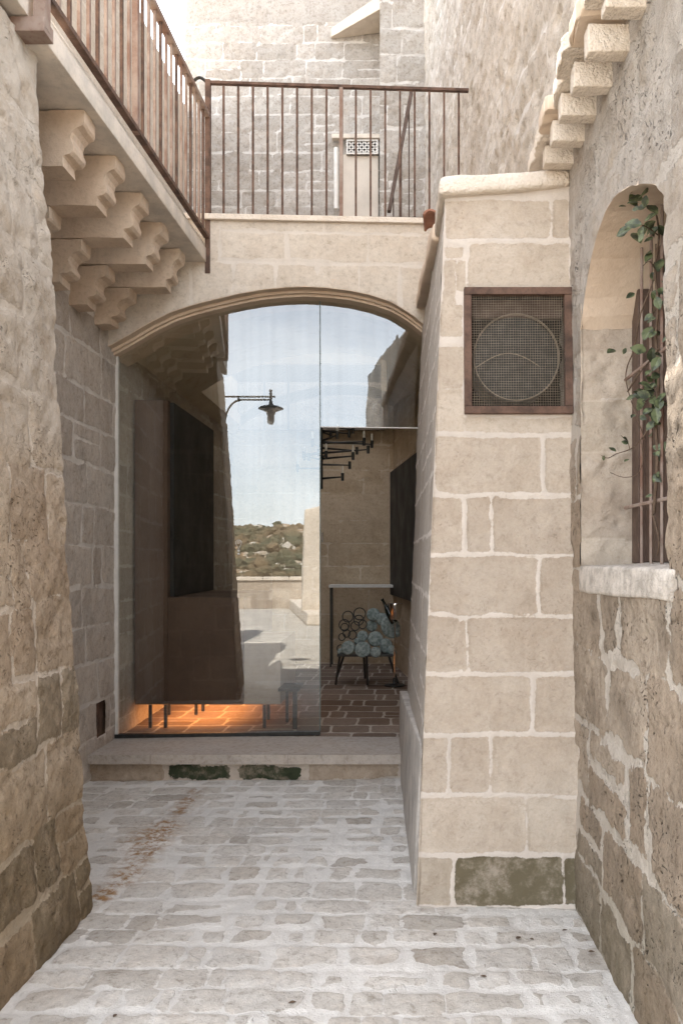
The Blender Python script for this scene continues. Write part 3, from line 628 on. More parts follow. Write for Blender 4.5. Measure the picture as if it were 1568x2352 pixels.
# ------------------------------------------------------------------ eaves over the right wall
ea = empty('stone_eaves', (.65,3.0,3.0), 'row of pale stone brackets carrying the slab eaves above the right wall', 'eaves')
for (u0,u1,v0,v1) in [(1390,1500,-12,16),(1350,1455,52,117),(1318,1413,140,198),(1288,1378,213,265),(1268,1352,275,323),(1250,1325,332,375)]:
    y = WX*F/(u1-CX); x0 = (u0-CX)*y/F; z1 = EYE+(HZ-v0)*y/F; z0 = EYE+(HZ-v1)*y/F
    stonebox([(x0,y,z0),(WX+.03,y,z0),(WX+.03,y+.06,z0),(x0,y+.06,z0),(x0,y,z1),(WX+.03,y,z1),(WX+.03,y+.06,z1),(x0,y+.06,z1)],'bracket',M['cap'],ea,amp=.0025,bevel=.005,sc=11)
for k in range(14):
    y0 = 1.2+k*.19; w = .192; tx = .565+random.uniform(-.012,.012)
    if y0>3.5: break
    mb = MB(); z0 = 3.085+.002*k; 
    xs2 = [tx+.0,tx+.02,.64,.76]
    pts = []
    for t in np.linspace(0,1,9):
        pts.append((tx+.012*(2*t-1)**4+random.uniform(-.004,.004), y0+w*t, z0+random.uniform(-.003,.003)))
    poly = [(WX+.06,y0,z0)]+pts+[(WX+.06,y0+w,z0)]
    mb.prism(poly,(0,0,.055))
    mb.build('eave_slab', M['corbel'] if k%3==1 else M['cap'], ea, bevel=.006)
mb = MB().box(.70,1.1,1.0,3.6,3.145,3.19); mb.build('eave_bed', M['corbel'], ea)
# ================================================================== BALCONY
bal = empty('stone_balcony', (-1.6,4.4,3.4), 'stone balcony slab resting on the two tiers of scalloped corbels, upper left', 'balcony')
def bx(y): return -1.36+.07*(y-3.2)/2.33
stonebox([(-2.9,3.2,3.405),(bx(3.2),3.2,3.405),(bx(5.53),5.56,3.405),(-2.9,5.56,3.405),(-2.9,3.2,3.50),(bx(3.2),3.2,3.50),(bx(5.53),5.56,3.50),(-2.9,5.56,3.50)],'slab',M['slab'],bal,amp=.002,bevel=.004)
stonebox([(-2.9,3.2,3.503),(bx(3.2)-.018,3.2,3.503),(bx(5.53)-.018,5.56,3.503),(-2.9,5.56,3.503),(-2.9,3.2,3.545),(bx(3.2)-.018,3.2,3.545),(bx(5.53)-.018,5.56,3.545),(-2.9,5.56,3.545)],'upper_slab',M['slab'],bal,amp=.002,bevel=.004)
b2 = empty('near_balcony_slab', (-1.8,2.4,3.46), 'beige stone slab end in the top left corner, above the rusty steel angle', 'slab')
stonebox([(-2.9,2.2,3.462),(-1.40,2.2,3.462),(-1.40,3.19,3.462),(-2.9,3.19,3.462),(-2.9,2.2,3.62),(-1.40,2.2,3.62),(-1.40,3.19,3.62),(-2.9,3.19,3.62)],'slab',M['slab'],b2,amp=.002,bevel=.004)
# profile of a corbel in x-z
prof_u = [(-1.392,3.402),(-1.392,3.345),(-1.400,3.333),(-1.425,3.322),(-1.443,3.303),(-1.450,3.280),(-1.445,3.258),(-1.437,3.238),(-1.440,3.218),(-1.455,3.204),(-1.478,3.200),(-1.487,3.192),(-1.487,3.15)]
def corb(name, prof, y, th, par, label, group):
    poly = [(-1.97,prof[0][1])]+prof+[(-1.97,prof[-1][1])]
    # clean up order and extrude along y
    # dense section, thin slices, then roughened like hand-cut stone
    pr = []
    for (a,b) in zip(poly, poly[1:]+poly[:1]):
        m_ = max(1,int(math.hypot(a[0]-b[0],a[1]-b[1])/.018))
        pr += [(a[0]+(b[0]-a[0])*i/m_, a[1]+(b[1]-a[1])*i/m_) for i in range(m_)]
    K = 7; yaw = random.uniform(-.02,.02); mb = MB(); n_ = len(pr); vs = []
    for k in range(K+1):
        for (x,z) in pr:
            q = Vector((x+yaw*(th*k/K), y+th*k/K+yaw*(x+1.6), z)); vs.append(q)
    arr = np.array([v[:] for v in vs]); cen = np.array([sum(p_[0] for p_ in pr)/n_,0,sum(p_[1] for p_ in pr)/n_])
    dr = arr-cen; dr[:,1] = 0; dr /= np.maximum(np.linalg.norm(dr,axis=1,keepdims=True),1e-4)
    hh = fbm(arr,14,3,300)*.004+np.minimum(fbm(arr,5,2,310)+.05,0)*.012
    edge_ = np.array([1.0 if k in (0,K) else 0.0 for k in range(K+1) for _ in pr]); hh -= edge_*.003*(1+fbm(arr,30,2,320))
    fix = arr[:,0]<-1.9; hh[fix] = 0; arr = arr+dr*hh[:,None]
    mb.add(arr.tolist(), [(k*n_+i,k*n_+(i+1)%n_,(k+1)*n_+(i+1)%n_,(k+1)*n_+i) for k in range(K) for i in range(n_)]+[tuple(range(n_-1,-1,-1)),tuple(K*n_+i for i in range(n_))])
    o = mb.build(name, M['carved'], None)
    return tag(o, label, 'corbel', group)
places = ['nearest, by the rusty angle','second from the camera','middle one','second from the arch','farthest, against the arch wall']
for k,y in enumerate([3.649,4.057,4.466,4.862,5.272]):
    corb('scalloped_corbel', prof_u, y, .145, None, 'carved corbel of the upper tier under the balcony, '+places[k], 'carved corbels under the balcony')
    lo = [(-1.72+(x+1.392)*1.26, 3.148+(z-3.402)*.944) for x,z in prof_u]
    corb('scalloped_corbel', lo, y, .145, None, 'smaller carved corbel of the lower tier below the balcony, '+places[k], 'carved corbels under the balcony')
# ================================================================== RAILINGS
def sq(p0,p1,w,d=None):                      # square bar between two points
    p0=Vector(p0);p1=Vector(p1);t=(p1-p0).normalized(); d = d or w
    a = Vector((1,0,0)) if abs(t.z)>.8 else Vector((0,0,1)).cross(t).normalized(); b = t.cross(a)
    c = [a*(-w/2)-b*(d/2), a*(w/2)-b*(d/2), a*(w/2)+b*(d/2), a*(-w/2)+b*(d/2)]
    return MB().hexa([p0+q for q in c]+[p1+q for q in c])
sr = empty('balcony_railing', (-1.33,4.4,3.55), 'rusty steel railing with close upright bars along the edge of the balcony', 'railing')
def sx(y): return bx(y)+.006
y0,y1 = 3.12,5.52
sq((sx(y0),y0,3.575),(sx(y1),y1,3.575),.035,.022).build('bottom_rail',M['rust'],sr)
sq((sx(y0),y0,4.395),(sx(y1),y1,4.395),.04,.03).build('top_rail',M['rustl'],sr)
yk = 5.43; k = 0
while yk > 3.16:
    if k==13: sq((sx(yk),yk,3.56),(sx(yk),yk,4.39),.030,.036).build('post',M['rustl'],sr)
    else: sq((sx(yk),yk,3.58),(sx(yk),yk,4.385),.014,.018).build('baluster',M['rustl'] if (k%3) else M['rust'],sr)
    yk -= .098; k += 1
sq((sx(3.13)-.0,3.13,3.42),(sx(3.13),3.13,4.41),.045,.05).build('post',M['rustl'],sr)
MB().box(-1.56,-1.335,3.10,3.185,3.40,3.455).build('foot_plate',M['rustl'],sr,bevel=.003)
ns = empty('near_railing', (-1.44,2.6,3.62), 'short run of pale railing above the beige slab in the top left corner', 'railing')
sq((-1.44,2.25,3.66),(-1.44,3.08,3.66),.03,.02).build('bottom_rail',M['rustl'],ns)
sq((-1.44,2.25,4.5),(-1.44,3.08,4.5),.03,.03).build('top_rail',M['rustl'],ns)
for k in range(8): sq((-1.44,2.3+k*.1,3.63),(-1.44,2.3+k*.1,4.49),.014,.018).build('baluster',M['rustl'],ns)
fr = empty('bridge_railing', (-.4,5.5,3.72), 'straight rusty railing with thin upright bars running above the arch', 'railing')
def fp(u,v,d=0.0):
    x = (u-CX)*5.50/F; y = fy(x)+.02+d; x = (u-CX)*y/F; return Vector((x,y,EYE+(HZ-v)*y/F))
a_ = fp(478,187); b_ = fp(1075,205); c_ = fp(478,497); d_ = fp(1000,503)
sq(a_+Vector((0,0,-.01)),b_+Vector((0,0,-.01)),.03,.018).build('top_rail',M['rust'],fr)
sq(c_,d_,.025,.016).build('bottom_rail',M['rust'],fr)
for k in range(18):
    u = 480+33.7*k
    if k==0: continue
    top = fp(u+ (0),190+.03*k*33.7); bot = fp(u+(2 if k<9 else 1),498)
    w = (.014,.014)
    if u>1000: bot = Vector((top.x,top.y,3.55))
    if k==9: sq((top.x,top.y,3.69),(top.x,top.y,top.z-.01),.024,.03).build('post',M['rustl'],fr)
    else: sq((top.x,top.y,bot.z),(top.x,top.y,top.z-.015),.014,.014).build('baluster',M['rust'],fr)
cp = fp(479,400); sq((cp.x,cp.y-.01,3.33),(cp.x,cp.y-.01,a_.z),.034,.04).build('corner_post',M['rust'],fr)
mb = MB().tube([Vector((a_.x-.005,a_.y,a_.z-.01))+Vector((-.10*t,.05*t,.055*math.sin(min(t,1)*2.2))) for t in np.linspace(0,1,9)],.011,8)
mb.build('handrail_curl',M['iron'],fr,True)
# ================================================================== UPPER BACKGROUND WALLS
YB = 11.0
blk = courses(-3.3,.6,3.2,14,(.22,.27),(.30,.62),61,jit=.008)
o = hf('high_back_wall', M['back'], (0,YB,0),(1,0,0),(0,0,1),(0,-1,0),(-2.85,.55),(3.5,8.6),.03,blk,relief=.006,rough=.008,big=.012,warp=.012,half=.010,bev=.03,seed=62,pits=.008,
   core=[[(-2.85,YB+.05,3.4),(2.4,YB+.05,3.4),(2.4,YB+.9,3.4),(-2.85,YB+.9,3.4),(-2.85,YB+.05,14.6),(2.4,YB+.05,14.6),(2.4,YB+.9,14.6),(-2.85,YB+.9,14.6)]])
tag(o, 'tall pale wall of irregular stone blocks behind the bridge railing', 'wall')
# projecting pilaster at its right end, and the canopy stone
x0 = (872-CX)*10.3/F; x1 = .42
blk = courses(-.4,.6,3.4,14,(.26,.36),(.3,.55),63,jit=.02)
o = hf('stone_pilaster', M['back'], (0,10.3,0),(1,0,0),(0,0,1),(0,-1,0),(x0,x1),(3.5,9.6),.03,blk,relief=.008,rough=.009,big=.015,warp=.014,half=.010,seed=64,
   core=[[(x0+.005,10.34,3.4),(x1,10.34,3.4),(x1,11.0,3.4),(x0+.005,11.0,3.4),(x0+.005,10.34,9.6),(x1,10.34,9.6),(x1,11.0,9.6),(x0+.005,11.0,9.6)]])
tag(o, 'whitened stone pilaster standing forward in the corner of the tall back wall', 'pilaster')
a,b = P(760,85,10.93), P(872,70,10.93)
z3 = P(800,38,10.93).z
o = MB().hexa([(a.x,10.93,a.z),(x0,10.5,b.z),(x0,10.98,b.z),(a.x,10.98,a.z),(a.x,10.93,a.z+.12),(x0,10.5,z3),(x0,10.98,z3),(a.x,10.98,a.z+.12)]).build('canopy_stone',M['cap'],bevel=.01)
tag(o, 'sloping stone canopy jutting from the back wall beside the pilaster', 'canopy')
# walled-up doorway with a lattice
dw = empty('blocked_doorway', (P(820,480,10.9).x,10.9,3.68), 'blocked doorway of smooth pale blocks with a white lattice vent in the back wall', 'doorway')
pa,pb_ = P(782,480,10.93),P(868,322,10.93)
blk = courses(pa.x-.3,pb_.x+.3,3.5,5.8,(.24,.28),(.26,.5),66,jit=.003)
hf('infill', M['face'], (0,10.93,0),(1,0,0),(0,0,1),(0,-1,0),(pa.x,pb_.x),(3.6,P(0,355,10.93).z),.03,blk,relief=.004,rough=.002,half=.003,parent=dw,seed=67)
MB().tube([P(772,480,10.88),P(772,340,10.88)],.032,10).build('pipe',M['white'],dw,True)
l0,l1 = P(796,355,10.9),P(868,322,10.9)
MB().box(l0.x,l1.x,10.92,10.95,l0.z,l1.z).build('vent_back',M['dark'],dw)
mb = MB(); nn_ = 6; W_ = l1.x-l0.x; H_ = l1.z-l0.z
mb.box(l0.x,l1.x,10.88,10.91,l0.z,l0.z+.018).box(l0.x,l1.x,10.88,10.91,l1.z-.018,l1.z).box(l0.x,l0.x+.016,10.88,10.91,l0.z+.018,l1.z-.018).box(l1.x-.016,l1.x,10.88,10.91,l0.z+.018,l1.z-.018)
sp = W_/nn_
for i in range(-3,nn_+3):
    for sgn in (1,-1):
        xa = l0.x+i*sp+(0 if sgn>0 else 0); za = l0.z if sgn>0 else l1.z; t0,t1 = 0,H_
        if xa<l0.x: t0 = l0.x-xa
        if xa+H_>l1.x: t1 = l1.x-xa
        if t1-t0<.02: continue
        mb.hexa([(xa+t0-.013,10.89,za+sgn*t0),(xa+t0+.013,10.89,za+sgn*t0),(xa+t0+.013,10.905,za+sgn*t0),(xa+t0-.013,10.905,za+sgn*t0),
                 (xa+t1-.013,10.89,za+sgn*t1),(xa+t1+.013,10.89,za+sgn*t1),(xa+t1+.013,10.905,za+sgn*t1),(xa+t1-.013,10.905,za+sgn*t1)])
mb.build('lattice_vent',M['white'],dw)
MB().box(P(762,0,10.9).x,P(872,0,10.9).x,10.86,10.96,l1.z+.01,l1.z+.07).build('lintel',M['slab'],dw,bevel=.01)
# long rough wall running from the back corner to above the pier
def rx(y): return .33+(.80-.33)*(10.6-y)/(10.6-3.6)
blk = courses(3,11,3.0,14,(.22,.28),(.35,.8),71,jit=.015)
d_ = (rx(10.6)-rx(3.6))/7.0
M['longw'] = stone('pale_eroded_masonry', (.55,.50,.44),(.66,.615,.555),(.72,.68,.63), edge=.012, bump=.6, pit=1.0, micro=.8, dirt=.45, grey=(.47,.44,.39))
o = hf('long_rough_wall', M['longw'], (rx(0),0,0),(d_,1,0),(0,0,1),(-1,d_,0),(3.55,10.7),(3.0,9.6),.03,blk,relief=.006,rough=.010,big=.02,bigsc=1.2,warp=.028,half=.006,bev=.05,pits=.02,seed=72,
  core=[[(rx(3.6)+.12,3.55,3.0),(2.4,3.55,3.0),(2.4,11.0,3.0),(rx(10.6)+.12,11.0,3.0),(rx(3.6)+.12,3.55,9.6),(2.4,3.55,9.6),(2.4,11.0,9.6),(rx(10.6)+.12,11.0,9.6)]])
tag(o, 'tall eroded stone wall receding above the pier to the right of the bridge railing', 'wall')
# inclined stair parapet seen through the railing
hr = empty('stair_handrail', tuple(P(900,478,8.6)), 'slanting brown stair handrail rising behind the bridge railing beside the pilaster', 'handrail')
q0 = P(893,486,8.6); q1 = P(944,212,8.9)
sq(q0,q1,.035,.05).build('rail',M['wood'],hr)
for t_ in (.15,.5,.85):
    g_ = q0.lerp(q1,t_); sq((g_.x+.01,g_.y,3.66),(g_.x+.01,g_.y,g_.z),.014).build('post',M['wood'],hr)
# upper left building
blk = courses(2,12,3.4,14,(.24,.3),(.35,.7),81)
o = hf('upper_left_wall', M['face'], (-2.82,0,0),(0,1,0),(0,0,1),(1,0,0),(3.3,11),(3.5,7.4),.05,blk,relief=.004,rough=.004,big=.01,half=.004,seed=82,
  core=[[(-5.6,3.3,0),(-2.86,3.3,0),(-2.86,11,0),(-5.6,11,0),(-5.6,3.3,7.4),(-2.86,3.3,7.4),(-2.86,11,7.4),(-5.6,11,7.4)]])
tag(o, 'bright pale house wall rising behind the bars of the balcony railing', 'wall')
# ================================================================== INTERIOR
blk = courses(-2.2,.9,5.6,9.9,(.25,.30),(.17,.33),91,jit=.003)
o = hf('terracotta_floor', M['tile'], (0,0,.158),(1,0,0),(0,1,0),(0,0,1),(-2.0,.7),(5.70,9.75),.016,blk,relief=.002,rough=.0015,big=.002,half=.009,warp=.006,seed=92); tag(o, kind='structure')
blk = courses(-2.2,.3,.16,4,(.27,.30),(.45,.8),93,jit=.003)
ya = 9.70
rm = empty('vaulted_room', (-.9,ya,.165), 'dim vaulted stone room seen through the open doorway and the glass', 'room')
hf('end_wall', M['room'], (0,ya,0),(1,0,0),(0,0,1),(0,-1,0),(-2.0,.05),(.15,3.5),.03,blk,relief=.004,rough=.004,half=.004,seed=94,parent=rm)
p0,p1 = Vector((-.045,ya,0)),Vector((.47,6.05,0)); L_ = (p1-p0).length; dd = (p1-p0)/L_
blk = courses(-.1,4,.16,4,(.27,.30),(.5,.9),95,jit=.003)
hf('slanting_wall', M['room'], p0,dd,(0,0,1),(-.99,-.14,0),(0,L_),(.15,3.5),.03,blk,relief=.004,rough=.006,half=.004,seed=96,parent=rm)
blk = courses(5.5,9.9,.16,4,(.225,.27),(.4,.7),97,jit=.003)
hf('left_wall', M['recess'], (-1.952,0,0),(0,1,0),(0,0,1),(1,0,0),(5.692,9.72),(.15,3.2),.025,blk,relief=.004,rough=.004,half=.005,seed=98,parent=rm)
mb = MB(); xs3 = np.linspace(-2.02,.62,40)
for a,b in zip(xs3[:-1],xs3[1:]):
    za,zb = float(np.interp(a,ax,az))+.05,float(np.interp(b,ax,az))+.05
    for (f0,f1) in (((fy(a)+.42,7.6),(9.5,9.75)) if -1.85<(a+b)/2<-.15 else ((fy(a)+.42,9.75),)):  # vault left open under the added light well
        mb.hexa([(a,f0,za),(b,f0,zb),(b,f1,zb),(a,f1,za),(a,f0,za+.12),(b,f0,zb+.12),(b,f1,zb+.12),(a,f1,za+.12)])
mb.build('vault', M['room'], rm)
mb = MB().box(-1.9,-1.85,7.55,9.55,2.95,3.66).box(-.15,-.1,7.55,9.55,2.95,3.66).box(-1.85,-.15,7.55,7.6,3.2,3.66).build('added_light_shaft',M['room'],rm)  # unseen light well, added to brighten the dark room below
MB().box(-1.85,-.15,9.5,9.55,2.9,3.66).build('added_shaft_end',M['darkened'],rm)  # far side of the added well, darkened to soften its bright band
# dark panel on the slanting wall
def slant(u,v):
    d = Vector(((u-CX)/F,1,(HZ-v)/F)); nn = Vector((-.99,-.14,0)); t = (p0-Vector((0,0,0))).dot(nn)/d.dot(nn); g = d*t; return Vector((g.x,g.y,EYE+g.z))
c4 = [slant(905,1085),slant(966,1040),slant(966,1385),slant(905,1365)]
c4 = [c+Vector((-.05,-.007,0)) for c in c4]
nb_ = c4[1]+(c4[1]-c4[0])*.4; nb2 = c4[2]+(c4[2]-c4[3])*.4
o = MB().prism([c4[0],nb_,nb2,c4[3]],(.045,.006,0)).build('wall_screen',M['black'],bevel=.004); tag(o,'large dark screen hung on the slanting room wall right of the doorway','screen')
# console frame on the end wall
cf = empty('slim_console', (P(830,1345,9.4).x,9.4,.16), 'slim pale edged console table against the end wall behind the round cushioned chair', 'console table')
t0,t1 = P(757,1345,9.5),P(905,1345,9.5)
MB().box(t0.x,t1.x+.05,9.38,9.64,t0.z-.018,t0.z+.012).build('top',M['white'],cf)
for x in (t0.x+.02,): 
    MB().box(x-.008,x+.008,9.38,9.40,.165,t0.z-.02).build('leg',M['iron'],cf); MB().box(x-.008,x+.008,9.62,9.64,.165,t0.z-.02).build('leg',M['iron'],cf)
# ------------------------------------------------------------------ corten reception unit
cu = empty('corten_cabinet', (-1.5,6.3,.165), 'tall brown rusted steel cabinet with a black side on thin legs, behind the glass', 'cabinet')
yc = 6.02
xa,xb = P(310,0,yc).x,P(385,0,yc).x; ztop = P(0,918,yc).z; zbot = P(0,1618,yc).z; zmid = P(0,1372,yc).z; xc = P(560,0,yc).x; xd = P(644,0,yc).x; zlow = P(0,1474,yc).z
MB().box(xa,xb,yc,7.4,zbot,ztop).build('column',M['corten'],cu,bevel=.004)
MB().box(xb+.002,xb+.03,yc+.06,7.4,zmid+.004,ztop-.01).build('black_side',M['black'],cu)
MB().box(xb+.001,xc,yc+.002,7.4,zbot,zmid).build('body',M['corten'],cu,bevel=.004)
MB().box(xc+.001,xd,yc+.004,6.9,zbot,zlow).build('counter',plain('brown_grey_panel',(.48,.40,.34),.7,var=.3,sc=3),cu,bevel=.004)
for (u,y) in ((345,yc-.03),(380,yc-.03),(388,6.5),(450,6.5),(466,6.65),(607,yc-.03),(616,6.3),(676,yc-.04)):
    x = P(u,0,y).x; w = .011 if u<640 else .018
    if u<640: MB().box(x-w,x+w,y,y+.022,.165,zbot+.001 if y>yc else zbot+.001).build('leg',M['iron'],cu)
st_ = MB().box(xa+.1,xc-.1,6.1,7.2,zbot-.012,zbot-.002).build('lamp_strip',M['glow']); tag(st_,'glowing orange light strip under the rusted steel cabinet','lamp')
sx_ = P(676,0,5.93).x
sb = empty('black_bar_stool', (sx_,6.0,.165), 'thin dark stool leg pair standing right of the cabinet behind the glass','stool')
MB().box(sx_-.015,sx_+.015,5.95,5.98,.165,.44).build('leg',M['iron'],sb); MB().box(sx_-.10,sx_-.08,6.2,6.22,.165,.44).build('leg',M['iron'],sb); MB().box(sx_-.12,sx_+.03,5.94,6.23,.44,.46).build('seat',M['iron'],sb)
# ------------------------------------------------------------------ cushioned chair
Yc = 8.25
ch = empty('bubble_chair', (P(845,0,Yc).x,Yc,.165), 'chair of round pale green cushions with black wire rings, inside the doorway', 'chair')
def cp5(x,y,d=Yc): return P((780+x/5.227)/1.0631,(1380+y/5.227)/1.0631,d)      # detail coordinates of the chair crop
sc5 = Yc/F/1.0631/5.227
def disc(x,y,r,d,ang=0,th=.05,sqx=1.):
    c = cp5(x,y,d); R_ = r*sc5*1.08; ax_ = Vector((math.sin(ang),-math.cos(ang),.28)).normalized()
    MB().lathe(c-ax_*th*.5,[(0,0),(R_*.75,.0),(R_*.95,th*.2),(R_,th*.5),(R_*.93,th*.85),(R_*.6,th*1.08),(R_*.25,th*1.12),(0,th*1.08)],24,ax_).build('cushion',M['cush'],ch,True)
for (x,y,r,d,a_) in [(365,1055,85,Yc-.22,-.3),(550,1075,95,Yc-.20,0),(548,905,66,Yc-.05,-.1),(710,940,92,Yc-.08,.15),(715,1110,64,Yc-.24,0),(850,1030,92,Yc-.1,.75),(905,790,135,Yc+.0,.65),(925,1090,62,Yc-.15,1.0),(685,630,82,Yc+.16,0),(665,775,70,Yc+.2,0),(800,690,80,Yc+.14,.4),(270,1100,38,Yc-.15,-.4),(480,975,40,Yc-.08,0),(985,880,36,Yc,.9)]:
    disc(x,y,r,d,a_)
mb = MB()
for (x,y,r) in [(360,655,68),(510,620,75),(315,760,66),(320,790,48),(500,700,62),(455,775,55),(550,755,52),(285,915,42),(420,890,52),(345,870,46),(265,1060,42)]:
    c = cp5(x,y,Yc+.05); R_ = r*sc5
    MB().tube([c+Vector((math.cos(q)*R_,.02*math.sin(q),math.sin(q)*R_)) for q in np.linspace(0,2*math.pi,25)[:-1]],.0055,6,closed=True).build('wire_ring',M['iron'],ch,True)

q = cp5(225,1145,Yc-.2); q2_ = cp5(930,1135,Yc-.2)
MB().box(q.x,q2_.x,Yc-.22,Yc+.22,q.z-.015,q.z+.01).build('seat_frame',M['iron'],ch,bevel=.004)
for (xa_,ya_,xb_,d) in ((260,1150,205,Yc-.2),(310,1150,215,Yc+.2),(600,1160,610,Yc-.24),(565,1160,580,Yc+.2),(880,1150,1000,Yc-.15)):
    a_ = cp5(xa_,ya_,d); b_ = cp5(xb_,1400,d); b_.z = .167
    MB().tube([a_,b_],.012,8).build('leg',M['iron'],ch)
# ice bucket on its stand
kb = empty('ice_bucket_stand', (cp5(950,1400,8.0).x,8.0,.165), 'shiny metal wine bucket on a slender chrome stand beside the round cushioned chair', 'ice bucket')
c = cp5(960,690,8.0)
MB().lathe(c,[(.0,0),(.05,0),(.058,.02),(.072,.14),(.078,.145),(.078,.152),(.068,.15),(.05,.03),(0,.03)],28).build('bucket',M['chrome'],kb,True)
b_ = Vector((c.x-.005,8.0,.165)); MB().tube([c,b_+Vector((0,0,.02))],.006,8).build('pole',M['chrome'],kb)
MB().lathe(b_,[(0,0),(.10,0),(.10,.008),(.02,.02),(.012,.08),(0,.08)],24).build('base',M['iron'],kb,True)
d_ = (cp5(820,475,8.0)-cp5(880,590,8.0)).normalized(); o_ = cp5(905,640,8.0)
o = MB().lathe(o_-d_*.08,[(0,0),(.036,0),(.037,.10),(.030,.14),(.014,.18),(.013,.245),(.016,.25),(.016,.262),(0,.262)],18,d_).build('wine_bottle',M['bottle'],None,True)
tag(o,'dark wine bottle leaning in the shiny metal bucket','bottle')
# ------------------------------------------------------------------ chandelier
Yh = 7.6
hx = P(738,1000,Yh).x
cd = empty('chandelier', (hx,Yh,3.3), 'large black chandelier with tiers of horizontal arms, cups and pale candles inside the doorway', 'chandelier')
MB().tube([(hx,Yh,2.05),(hx,Yh,3.10)],.014,8).build('stem',M['iron'],cd)
for (u,) in ((607,),(662,)):
    g = P(u,760,Yh); MB().tube([(g.x,Yh,2.6),(g.x,Yh,3.36)],.012,6).build('hanging_rod',M['iron'],cd)
arms = []
for (u,v,dy,up) in [(905,1500,-.1,1),(965,1520,.15,1),(935,1560,-.25,0),(850,1570,.2,0),(820,1610,-.2,1),(795,1680,.05,0),(740,1770,-.15,1),(700,1450,-.35,1),(790,1440,.2,0),(820,1410,.3,0),(615,1600,-.2,1),(650,1450,.2,0)]:
    arms.append(((600+u/3.136)/1.0631,(600+v/3.136)/1.0631,dy,up))
for k in range(6):
    q = R(100+k*28); arms.append((738+math.cos(q)*random.uniform(30,75),random.uniform(985,1100),math.sin(q)*.4,k%2))
for (u,v,dy,up) in arms:
    c = P(u,v,Yh+dy); 
    ar = MB(); ar.tube([(hx,Yh,c.z+.0),(c.x,Yh+dy,c.z)],[.011,.006],6).build('arm',M['iron'],cd)
    MB().lathe((c.x,c.y,c.z-.035),[(0,0),(.013,0),(.015,.07),(0,.07)],10).build('cup',M['iron'],cd,True)
    if up: MB().lathe((c.x,c.y,c.z+.036),[(0,0),(.010,0),(.010,.05),(.004,.066),(0,.066)],8).build('candle',M['candle'],cd,True)
# ================================================================== THE PLACE BEHIND THE CAMERA (seen mirrored in the glass)
# street lamp on the corner of the rough wall
ly = 2.16
def lr(u,v): return refl(u,v,y=ly)
lp = empty('wall_lamp', tuple(lr(500,985)), 'green black street lamp on a long curved bracket, mirrored in the glass', 'street lamp')
w0,w1 = lr(508,974),lr(522,1002)
MB().box(-1.46,max(w0.x,w1.x),ly-.05,ly+.05,w1.z,w0.z).build('wall_plate',M['iron'],lp,bevel=.004)
MB().tube([lr(480,911),lr(632,911)],.011,8).build('upper_tube',M['iron'],lp,True)
arc = [lr(u,v) for u,v in ((516,978),(517,964),(520,951),(525,939),(532,929),(541,922),(553,918),(580,918),(622,918))]
MB().tube(arc,.011,8).build('brace',M['iron'],lp,True)
MB().lathe(lr(548,918)+Vector((-.012,0,0)),[(0,0),(.02,0),(.02,.026),(0,.026)],10,(1,0,0)).build('clamp',M['iron'],lp,True)
hc = lr(622,945)
MB().lathe(lr(622,925),[(0,0),(.014,0),(.014,.09),(.02,.10),(.012,.115),(.02,.13),(.014,.15),(0,.155)],12).build('finial',M['iron'],lp,True)
MB().lathe(hc,[(.052,.0),(.128,.026),(.142,.030),(.142,.038),(.10,.056),(.045,.066),(.022,.085),(.016,.12),(0,.12)],28).build('shade',M['iron'],lp,True)
MB().lathe(hc,[(0,-.035),(.046,-.035),(.054,-.004),(.127,.024),(0,.024)],28).build('reflector',M['white'],lp,True)
MB().lathe(hc,[(0,-.15),(.024,-.145),(.040,-.12),(.042,-.036),(0,-.036)],16).build('bulb_glass',M['bulb'],lp,True)
# building carrying the lamp: continues the left wall upwards
# parapet at the far edge of the terrace
fy_ = refl(600,1398,z=0).y; ph = refl(600,1325,y=fy_).z; xl = refl(430,1350,y=fy_).x-6; xr = refl(740,1350,y=fy_).x+8
ch_ = refl(600,1334,y=fy_).z
blk = courses(xl,xr,0,ch_,(.26,.29),(.4,.9),101,jit=.004)
par = hf('terrace_parapet', M['pier'], (0,fy_,0),(1,0,0),(0,0,1),(0,1,0),(xl,xr),(0,ch_),.04,blk,relief=.004,rough=.004,half=.004,warp=.006,seed=102,
  core=[[(xl,fy_-.4,0),(xr,fy_-.4,0),(xr,fy_-.02,0),(xl,fy_-.02,0),(xl,fy_-.4,ch_),(xr,fy_-.4,ch_),(xr,fy_-.02,ch_),(xl,fy_-.02,ch_)]])
tag(par,'low sunlit block parapet closing the terrace, mirrored in the glass','parapet')
mb = MB(); x = xl
while x < xr:
    mb.box(x,x+.72,fy_-.43,fy_+.05,ch_+.012,ph); x += .735
mb.build('coping',M['cap'],par,bevel=.012)
# bench block and tall tapered pillar on the right of the mirrored view
a = refl(660,1380,z=0.0); b = refl(705,1437,z=0); zb = refl(705,1408,y=b.y).z
bb = stonebox([(b.x,b.y,0),(b.x+2.2,b.y,0),(a.x+2.2,fy_+.01,0),(a.x,fy_+.01,0),(b.x,b.y,zb),(b.x+2.2,b.y,zb),(a.x+2.2,fy_+.01,zb),(a.x,fy_+.01,zb)],'stone_bench',M['cap'],None,amp=.01,bevel=.03,sc=4)
tag(bb,'long low stone bench running from the parapet, mirrored in the glass','bench')
py_ = b.y-1.2
k0,k1 = refl(693,1378,y=py_),refl(700,1160,y=py_)
pl = stonebox([(k0.x,py_-.7,zb-.05),(k0.x+1.6,py_-.7,zb-.05),(k0.x+1.6,py_,zb-.05),(k0.x,py_,zb-.05),(k1.x,py_-.6,k1.z-.1),(k0.x+1.5,py_-.6,k1.z+.3),(k0.x+1.5,py_-.05,k1.z+.3),(k1.x,py_-.05,k1.z-.1)],'stone_buttress',M['cap'],None,amp=.015,bevel=.03,sc=3)
tag(pl,'tall tapered stone buttress on the bench, mirrored beside the glass door joint','buttress')
